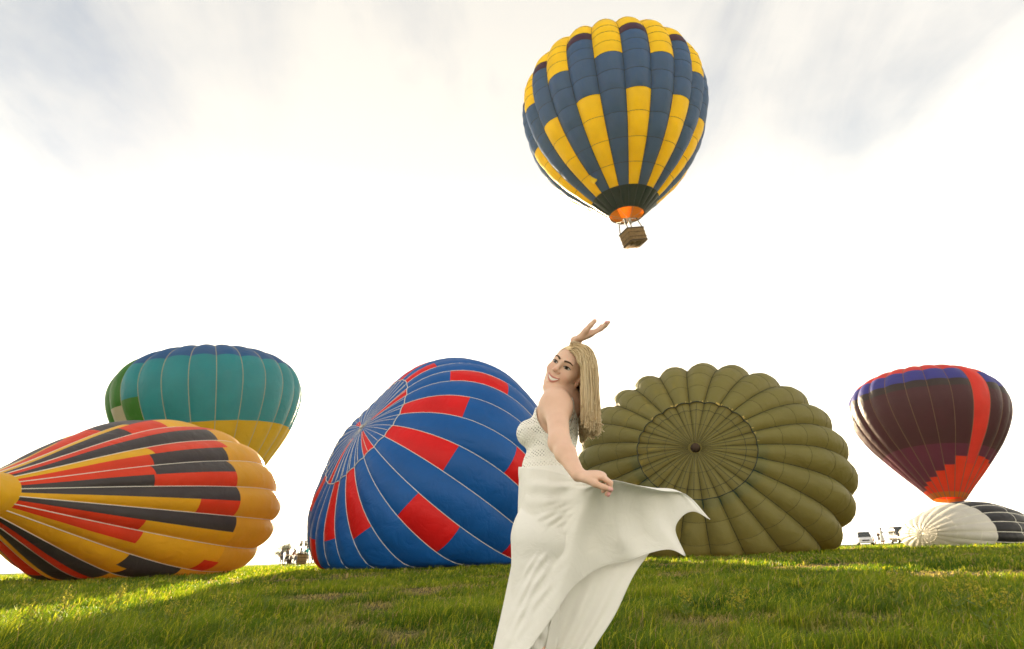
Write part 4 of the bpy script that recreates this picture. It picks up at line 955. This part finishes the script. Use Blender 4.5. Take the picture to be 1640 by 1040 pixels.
# far side of the skirt, wrapping round the front of her legs
topC = px3([(834, 748, 2.50), (850, 747, 2.60), (880, 748, 2.66), (905, 750, 2.62)]); botC = px3([(778, 1100, 2.53), (800, 1092, 2.70), (850, 1085, 2.78), (900, 1090, 2.72)])
GC = coons(topC, botC, px3([(834, 748, 2.50), (831, 860, 2.525), (778, 1100, 2.53)]), px3([(905, 750, 2.62), (905, 900, 2.70), (900, 1090, 2.72)]), 40, 60); cloth_sheet('skirt_panel', GC, CLOTH)
wb = [tl(waist, (.118)*math.cos(a_), .098*math.sin(a_)+.005, zt-waist[2]) for a_ in np.linspace(0, 2*math.pi, 41)]
MB().tube(wb, .006, 6, cap=False).build('waistband', CLOTH_IN, person)
# ---------------------------------------------------------------- far trees, crowd, vehicles, cable
LEAF = surf('tree_leaves', (.075, .095, .035), .7, trans=.25, noise=.35, nscale=.8); BARK = surf('bark', (.09, .065, .045), .9, noise=.3, nscale=3)
def far_tree(x, y, h, w, label, seed, n=1500, group='trees on the horizon'):
    r = np.random.default_rng(seed); z = float(ground_z(x, y)); root = empty('tree', (x, y, z), label, 'tree', group)
    tr = MB(); top = np.array([x+w*.04, y, z+h*.55]); tr.tube([(x, y, z-.2), (x+.02*w, y, z+h*.25), tuple(top)], [h*.035, h*.028, h*.015], 7)
    cl = []
    for i in range(9):
        a = r.random()*6.28; q = np.array([x+math.cos(a)*w*.33*r.random()**.5, y+math.sin(a)*w*.33, z+h*(.42+.45*r.random())]); cl.append((q, h*(.10+.10*r.random())))
        tr.tube([np.array([x, y, z+h*(.2+.25*r.random())]), (q+top)/2, q], [h*.014, h*.01, h*.004], 5)
    cl.append((np.array([x, y, z+h*.8]), h*.17))
    tr.build('trunk', BARK, root)
    V = []; 
    for i in range(n):
        c, s = cl[r.integers(len(cl))]; v = r.normal(size=3); v /= np.linalg.norm(v); p = c+v*s*np.array([1.15, 1.15, .9])*(r.random()**.4); a = r.normal(size=3); a /= np.linalg.norm(a); b = np.cross(a, v+.01); b /= np.linalg.norm(b)+1e-6
        k = h*.022*(.6+.8*r.random()); V += [p-a*k, p+b*k*.6, p+a*k, p-b*k*.6]
    mobj('crown', np.array(V), np.arange(len(V)).reshape(-1, 4), LEAF, root, smooth=False)
c = PX(461, 893, 210); far_tree(c[0], c[1], 7.8, 7.0, 'pale tree rising behind the crowd beside the striped balloon', 1)
far_tree(c[0]-8, c[1]+14, 6.5, 6, 'pale tree half hidden by the crown of the striped balloon', 6, 900)
for i, (px_, h) in enumerate(((474, 5.2), (482, 5.8), (490, 6.0), (499, 5.4), (508, 5.6))):
    c = PX(px_, 893, 300+i*9); far_tree(c[0], c[1], h*1.05, 9, ('first', 'second', 'third', 'fourth', 'last')[i]+' hazy low tree from the left in the row behind the crowd', 20+i, 700)

def small_person(px_, Y, h, shirt, legs_c, label, face=0., lean=0., arm=(.1, .1), skirt=False, hat=None, skin=(.45, .27, .18), hair=(.05, .035, .025), zoff=0., crouch=0.):
    """one continuous low-resolution figure; face = heading of the chest in radians (0 looks towards +x)"""
    p0 = PX(px_, 890, Y); x, y = p0[0], p0[1]; z = float(ground_z(x, y))+zoff
    f = np.array([math.cos(face), math.sin(face), 0]); l = np.array([-f[1], f[0], 0]); B = np.array([x, y, z]); k = h/1.75; up = np.array([0, 0, 1.])
    at = lambda a, b, c: B+(f*a+l*b+up*c)*k
    S = SDF(); hz_ = .92-crouch; lz = lean
    pel = at(0, 0, hz_); ch = at(lz*.45, 0, hz_+.40*math.cos(lz)); nk = at(lz*.62, 0, hz_+.58*math.cos(lz)); hd = at(lz*.75+.02, 0, hz_+.72*math.cos(lz*.8))
    for s in (-1, 1):
        kn = at(.06*s+.25*crouch, s*.10, hz_*.52); an = at(-.02+.1*s, s*.11, .07)
        S.cone(pel+l*s*.08*k, kn, .095*k, .062*k, .04).cone(kn, an, .060*k, .042*k, .03).cone(an-up*.02*k, an+f*.15*k-up*.03*k, .045*k, .035*k, .02)
        sh = ch+l*s*.19*k+up*.06*k; a_ = arm[0 if s < 0 else 1]; el = sh+(f*math.sin(a_)*.28-up*math.cos(a_)*.28+l*s*.06)*k; ha = el+(f*math.sin(a_+.5)*.26-up*math.cos(a_+.5)*.26)*k
        S.cone(sh, el, .055*k, .043*k, .03).cone(el, ha, .042*k, .030*k, .02).cone(ha, ha+(ha-el)*.25, .035*k, .025*k, .02)
    S.ell(pel, np.array([.13, .17, .14])*k, np.stack([f, l, up], 1), .05).ell(ch, np.array([.12, .19, .24])*k, np.stack([f, l, up], 1), .06)
    if skirt: S.cone(pel+up*.05, at(0, 0, .50), .15*k, .21*k, .06)
    S.cone(nk-up*.05*k, hd-up*.03*k, .058*k, .055*k, .02).ell(hd+up*.015*k, np.array([.095, .078, .115])*k, np.stack([f, l, up], 1), .015)
    if hat: S.ell(hd+up*.10*k, np.array([.11, .10, .05])*k, np.stack([f, l, up], 1), .01).ell(hd+up*.085*k+f*.08*k, np.array([.10, .08, .014])*k, np.stack([f, l, up], 1), .01)
    lo = B-np.array([.8, .8, .05]); hi = B+np.array([.8, .8, 2.05*k]); D = S.grid(lo, hi, .034); V, Q = surface_nets(D, lo, .034)
    root = empty('person', (float(x), float(y), z), label, 'person')
    o = mobj('body', V, Q, PEOPLE_MAT, root)
    dh = np.linalg.norm((V-hd)/k, axis=1); hloc = (V-hd)@f/k; rel = (V[:, 2]-pel[2])/k
    c = np.where((rel > .02)[:, None], shirt, legs_c)
    if skirt: c = np.where(((rel > -.45) & (rel <= .02))[:, None], shirt, np.where((rel <= -.45)[:, None], skin, c))
    ax_ = np.abs((V-ch)@l)/k; c = np.where(((ax_ > .235) & (rel > -.3) & (V[:, 2] < ch[2]-.12*k))[:, None], skin, c)
    c = np.where((dh < .17)[:, None], skin, c); c = np.where(((dh < .17) & ((hloc < .02) | ((V-hd)[:, 2]/k > .07)))[:, None], hat or hair, c)
    c = np.where((V[:, 2] < z+.10*k)[:, None], (.03, .025, .02), c)
    cc = np.ones((len(V), 4), np.float32); cc[:, :3] = c; o.data.color_attributes.new('tint', 'FLOAT_COLOR', 'POINT').data.foreach_set('color', cc.ravel())
    return root
PEOPLE_MAT = bpy.data.materials.new('clothes_and_skin'); PEOPLE_MAT.use_nodes = True
_t = PEOPLE_MAT.node_tree; _a = N(_t, 'ShaderNodeAttribute', attribute_name='tint'); _n = N(_t, 'ShaderNodeTexNoise'); _n.inputs['Scale'].default_value = 6
_t.links.new(mix_col(_t, 1., _a.outputs['Color'], ramp(_t, _n.outputs[0], [(.3, .8), (.7, 1.2)]), 'MULTIPLY'), _t.nodes['Principled BSDF'].inputs['Base Color']); _t.nodes['Principled BSDF'].inputs['Roughness'].default_value = .8
def build_crowd():
    small_person(452, 64, 1.82, (.05, .05, .07), (.03, .03, .05), 'person in dark clothes standing closest to the striped balloon', 3.0, .05, (.2, .2))
    small_person(459, 66, 1.80, (.04, .035, .035), (.05, .045, .05), 'person in a black jacket behind the fan in the crowd', -.3, .12, (.5, .3))
    small_person(466, 63, 1.70, (.30, .14, .10), (.10, .08, .08), 'person in a reddish top bending over the fan', .2, .55, (.9, .8))
    small_person(474, 63.5, 1.80, (.62, .58, .56), (.12, .14, .20), 'person in a pale shirt and grey trousers leaning left', 2.9, .35, (.7, .6))
    small_person(483.5, 66, 1.78, (.30, .34, .42), (.1, .1, .12), 'person in a grey blue shirt standing behind the brown basket', 3.1, .1, (.7, .8))
    small_person(492.5, 63, 1.92, (.03, .36, .40), (.20, .17, .14), 'person in a bright teal shirt beside the brown basket', 3.0, .08, (1.0, .9))
    small_person(502, 64, 1.45, (.07, .06, .07), (.06, .06, .09), 'short person in dark clothes nearest the blue balloon', 2.5, .1, (.2, .2))
    # brown basket on the ground
    p = PX(484, 895, 62.5); z = float(ground_z(p[0], p[1])); r = empty('balloon_basket', (float(p[0]), float(p[1]), z), 'brown wicker balloon basket standing among the crowd', 'basket')
    basket(r, (p[0], p[1], z+1.15), None, size=(.85, .95, 1.05), yaw=.1)
    # inflation fan: round guard, blades, frame with wheels
    p = PX(462.5, 898, 61); z = float(ground_z(p[0], p[1])); B = np.array([p[0], p[1], z]); r = empty('inflation_fan', tuple(map(float, B)), 'dark inflation fan on a frame in front of the crowd', 'fan')
    ring = [B+np.array([math.cos(a)*.48, 0, .62+math.sin(a)*.48]) for a in np.linspace(0, 6.283, 25)]
    MB().tube(ring, .04, 6, cap=False).build('guard', STEEL, r)
    for k in range(4):
        a = k*1.571+.3; MB().tube([B+np.array([0, 0, .62]), B+np.array([math.cos(a)*.42, .05, .62+math.sin(a)*.42])], [.05, .09], 4).build('blade', LEATHER, r)
    MB().box(B+np.array([0, .25, .45]), (.35, .3, .35)).build('engine', LEATHER, r)
    for s in (-1, 1): MB().tube([B+np.array([s*.40, 0, .35]), B+np.array([s*.45, .45, .03])], .03, 5).build('leg', STEEL, r); MB().tube([B+np.array([s*.48, -.02, .13]), B+np.array([s*.54, -.02, .13])], .13, 12).build('wheel', LEATHER, r)
    # white ground sheet
    p = PX(487, 906, 56); n_ = 18; X, Y = np.meshgrid(np.linspace(-2.2, 2.4, n_), np.linspace(-.8, .8, 8), indexing='ij'); Z = .10+.05*np.sin(X*5)*np.sin(Y*4)
    I = np.arange(n_*8).reshape(n_, 8); tag(mobj('ground_sheet', np.stack([X+p[0], Y+p[1], Z+ground_z(X+p[0], Y+p[1])], -1).reshape(-1, 3), np.stack([I[:-1, :-1], I[1:, :-1], I[1:, 1:], I[:-1, 1:]], -1).reshape(-1, 4), surf('white_sheet', (.7, .68, .62), .8), origin=(p[0], p[1], float(ground_z(p[0], p[1])))), 'white ground sheet spread on the grass before the crowd', 'sheet')
    small_person(1420, 70, 1.92, (.72, .70, .66), (.4, .25, .18), 'person in a white dress and dark cap walking by the cars', .1, .05, (.5, .3), skirt=True, hat=(.05, .04, .035))
    small_person(1407.5, 72, 1.15, (.55, .25, .06), (.25, .12, .05), 'small person in orange crouching left of the white dress', 2.6, .3, (.6, .6), crouch=.25)
    small_person(1415, 84, 1.72, (.14, .08, .06), (.06, .05, .05), 'person in brown standing far behind the white dress', -1.6, .05, (.2, .2))
PAINTW = surf('car_paint_white', (.74, .75, .76), .25, spec=.6); PAINTD = surf('car_paint_dark', (.055, .045, .040), .25, spec=.6); GLASS = surf('car_glass', (.02, .028, .03), .06, spec=.8); RUBBER = surf('tyre_rubber', (.02, .02, .02), .9); LAMP = surf('lamp_glass', (.75, .72, .62), .15); CHROME = surf('chrome', (.5, .5, .5), .2, metal=.9)
def car(px_, Y, yaw, paint, label, wid=1.85, ln=4.4, hgt=1.75):
    p = PX(px_, 870, Y); x, y = p[0], p[1]; z = float(ground_z(x, y)); root = empty('parked_car', (float(x), float(y), z), label, 'car', 'cars parked behind the balloons')
    c_, s_2 = math.cos(yaw), math.sin(yaw); T = lambda a, b, c: np.array([x+a*c_-b*s_2, y+a*s_2+b*c_, z+c])     # a along the car (front +), b sideways
    def loft(secs, name, mat, par=root):
        rings = []
        for a, zb, zt_, wb_, wt_ in secs:
            rings.append([T(a, -wb_/2, zb), T(a, -wb_/2*1.0, zb*.4+zt_*.6), T(a, -wt_/2, zt_), T(a, 0, zt_+.03), T(a, wt_/2, zt_), T(a, wb_/2, zb*.4+zt_*.6), T(a, wb_/2, zb), T(a, 0, zb)])
        return MB().disc_loft(rings).build(name, mat, par)
    h0 = hgt*.56
    body_ = loft([(-ln/2, .42, h0*.92, wid*.90, wid*.84), (-ln/2+.15, .32, h0, wid, wid*.93), (0, .28, h0, wid, wid*.94), (ln/2-1.0, .28, h0*.99, wid, wid*.93), (ln/2-.15, .32, h0*.86, wid*.98, wid*.86), (ln/2, .42, h0*.72, wid*.88, wid*.80)], 'car_body', paint)
    cab = loft([(-ln/2+.08, h0-.02, hgt*.94, wid*.90, wid*.74), (-ln/2+.35, h0-.02, hgt, wid*.92, wid*.76), (.35, h0-.02, hgt, wid*.92, wid*.76), (.62, h0-.02, hgt*.97, wid*.92, wid*.75), (1.25, h0-.02, h0+.04, wid*.90, wid*.84)], 'cabin', paint)
    ws = [T(.66, -wid*.355, hgt*.955+.01), T(.66, wid*.355, hgt*.955+.01), T(1.22, wid*.41, h0+.07), T(1.22, -wid*.41, h0+.07)]; ws = [w+np.array([c_*.04, s_2*.04, .03]) for w in ws]
    mobj('windscreen', ws+[w-np.array([c_*.02, s_2*.02, .02]) for w in ws], [(0, 1, 2, 3), (7, 6, 5, 4)], GLASS, root, smooth=False)
    for s in (-1, 1):
        q = [T(-ln/2+.4, s*(wid*.455), h0+.06), T(1.0, s*(wid*.455), h0+.06), T(.55, s*(wid*.385), hgt*.93), T(-ln/2+.45, s*(wid*.385), hgt*.93)]; q = [w+np.array([-s_2*s*.025, c_*s*.025, 0]) for w in q]
        mobj('side_window', q, [(0, 1, 2, 3)] if s < 0 else [(3, 2, 1, 0)], GLASS, root, smooth=False)
        MB().tube([T(ln/2-.02, s*wid*.33, h0*.70), T(ln/2+.03, s*wid*.33, h0*.70)], [.13, .11], 12).build('headlight', LAMP, root)
        MB().box(T(.95, s*(wid*.5+.1), h0+.12), (.16, .18, .14), np.array(Matrix.Rotation(yaw, 3, 'Z'))).build('mirror', paint, root)
        for a in (-ln*.31, ln*.31):
            w_ = MB().tube([T(a, s*(wid/2-.2), .34), T(a, s*(wid/2+.01), .34)], [.34, .34], 18).build('wheel', RUBBER, root); MB().tube([T(a, s*(wid/2), .34), T(a, s*(wid/2+.03), .34)], [.2, .18], 12).build('rim', CHROME, w_)
    MB().box(T(ln/2+.01, 0, h0*.66), (.06, wid*.45, .18), np.array(Matrix.Rotation(yaw, 3, 'Z'))).build('grille', RUBBER, root)
    MB().box(T(ln/2+.02, 0, .45), (.14, wid*.9, .2), np.array(Matrix.Rotation(yaw, 3, 'Z'))).build('bumper', RUBBER if paint is PAINTD else paint, root)
    return root
def build_cars():
    car(1386, 84, -math.pi/2-.45, PAINTW, 'white off-road car parked right of the olive balloon', 1.85, 4.3, 1.75)
    car(1446, 88, -math.pi/2-.25, PAINTD, 'tall dark off-road car parked behind the white balloon', 1.95, 4.6, 2.35)
# overhead cable behind the teal balloon, its right-hand pole hidden behind the blue balloon
def build_cable():
    a = PX(-120, 640, 118); b = PX(800, 668, 118); t_ = np.linspace(0, 1, 40)[:, None]; P_ = a*(1-t_)+b*t_; P_[:, 2] -= (4*t_*(1-t_))[:, 0]*1.2
    tag(MB().tube(P_, .045, 5).build('overhead_cable', surf('cable_black', (.03, .03, .03), .6), origin=tuple(map(float, b))), 'thin overhead cable crossing the sky behind the teal balloon', 'cable')
    z = float(ground_z(b[0], b[1])); r = empty('utility_pole', (float(b[0]), float(b[1]), z), 'utility pole behind the blue balloon holding the cable', 'pole')
    MB().tube([(b[0], b[1], z-.5), (b[0], b[1], b[2]+.6)], [.22, .13], 10).build('post', BARK, r); MB().box((b[0], b[1], b[2]+.05), (.12, 1.8, .12)).build('crossarm', BARK, r)
build_crowd(); build_cars(); build_cable()
# ---------------------------------------------------------------- tall weeds in the foreground grass
WEED_STEM = surf('weed_stem', (.16, .20, .03), .7, trans=.2); WEED_HEAD = surf('weed_flower', (.46, .40, .045), .8, trans=.35, noise=.3, nscale=40); WEED_LEAF = surf('weed_leaf', (.13, .20, .02), .6, trans=.35)
def weed(px_, py_, h, seed, label):
    d = ray(px_, py_); s = -CAM_H/d[2] if d[2] < -1e-3 else 12; s = min(s, 14); x, y = d[0]*s, d[1]*s; z = float(ground_z(x, y)); r = np.random.default_rng(seed)
    root = empty('weed_plant', (float(x), float(y), z), label, 'weed', 'flowering weeds in the meadow')
    st, hd, lf = MB(), MB(), MB()
    for k in range(r.integers(2, 5)):
        a = r.random()*6.28; ln = h*(.75+.4*r.random()); o_ = np.array([x, y, z])+np.array([math.cos(a), math.sin(a), 0])*.04; bend = np.array([math.cos(a)*.12+.12, math.sin(a)*.12, 1]); P_ = [o_, o_+bend*ln*.5*np.array([.6, .6, 1]), o_+bend*ln*np.array([1, 1, .95])]
        st.tube(catmull(P_, 6), np.linspace(.0045, .002, 6), 4)
        for j in range(5):
            q = catmull(P_, 12)[2+j]; b = r.random()*6.28; e = np.array([math.cos(b), math.sin(b), .5])*(.06+.05*r.random()); w_ = np.cross(e, [0, 0, 1.])*.12; lf.add([q, q+e*.5+w_, q+e, q+e*.5-w_], [(0, 1, 2, 3)])
        for j in range(11):
            q = catmull(P_, 30)[15+j]; b = r.random()*6.28; e = np.array([math.cos(b), math.sin(b), .9])*(.015+.055*(1-j/11.)*r.random()+.01); st.tube([q, q+e], .0012, 3)
            for i in range(3):
                c = q+e*(.6+.25*i)+r.normal(size=3)*.006; u = r.normal(size=3); u /= np.linalg.norm(u); w_ = np.cross(u, [.3, .5, .8]); w_ /= np.linalg.norm(w_)+1e-6; s2 = .008+.006*r.random(); hd.add([c-u*s2, c+w_*s2*.8, c+u*s2, c-w_*s2*.8], [(0, 1, 2, 3)])
    st.build('stem', WEED_STEM, root); tag(lf.build('leaf', WEED_LEAF, root, smooth=False), kind='stuff'); tag(hd.build('flower_head', WEED_HEAD, root, smooth=False), kind='stuff')
ORD = ('first', 'second', 'third', 'fourth', 'fifth', 'sixth', 'seventh', 'eighth', 'ninth', 'tenth', 'eleventh', 'twelfth', 'thirteenth', 'fourteenth')
WL = ((30, 1040, .62), (72, 1032, .66), (100, 1012, .60), (150, 1034, .72), (190, 985, .55), (225, 1008, .64), (250, 1030, .55), (290, 1036, .5), (345, 1000, .62), (362, 1030, .50), (425, 985, .52), (470, 982, .5), (575, 985, .44))
WR = ((1095, 1000, .34), (1185, 1012, .36), (1440, 985, .42), (1545, 1004, .45), (1590, 1032, .58), (1615, 1036, .5))
for i, (a, b, h) in enumerate(WL): weed(a, b, h, 100+i, 'tall yellow-green flowering weed in the grass, '+ORD[i]+' from the left edge')
for i, (a, b, h) in enumerate(WR): weed(a, b, h, 150+i, 'flowering weed in the grass right of the white dress, '+ORD[i]+' from the skirt')

# ---------------------------------------------------------------- morning haze
def build_haze():
    m = bpy.data.materials.new('haze_air'); m.use_nodes = True; t = m.node_tree; t.nodes.clear(); o = N(t, 'ShaderNodeOutputMaterial'); v = N(t, 'ShaderNodeVolumePrincipled')
    v.inputs['Color'].default_value = (1., .95, .86, 1); v.inputs['Density'].default_value = HAZE; v.inputs['Anisotropy'].default_value = .4; t.links.new(v.outputs[0], o.inputs['Volume'])
    b = MB().box((0, 500, 17.5), (3600, 3600, 75)).build('haze', m, smooth=False); tag(b, kind='stuff')
HAZE = .00012
build_haze()
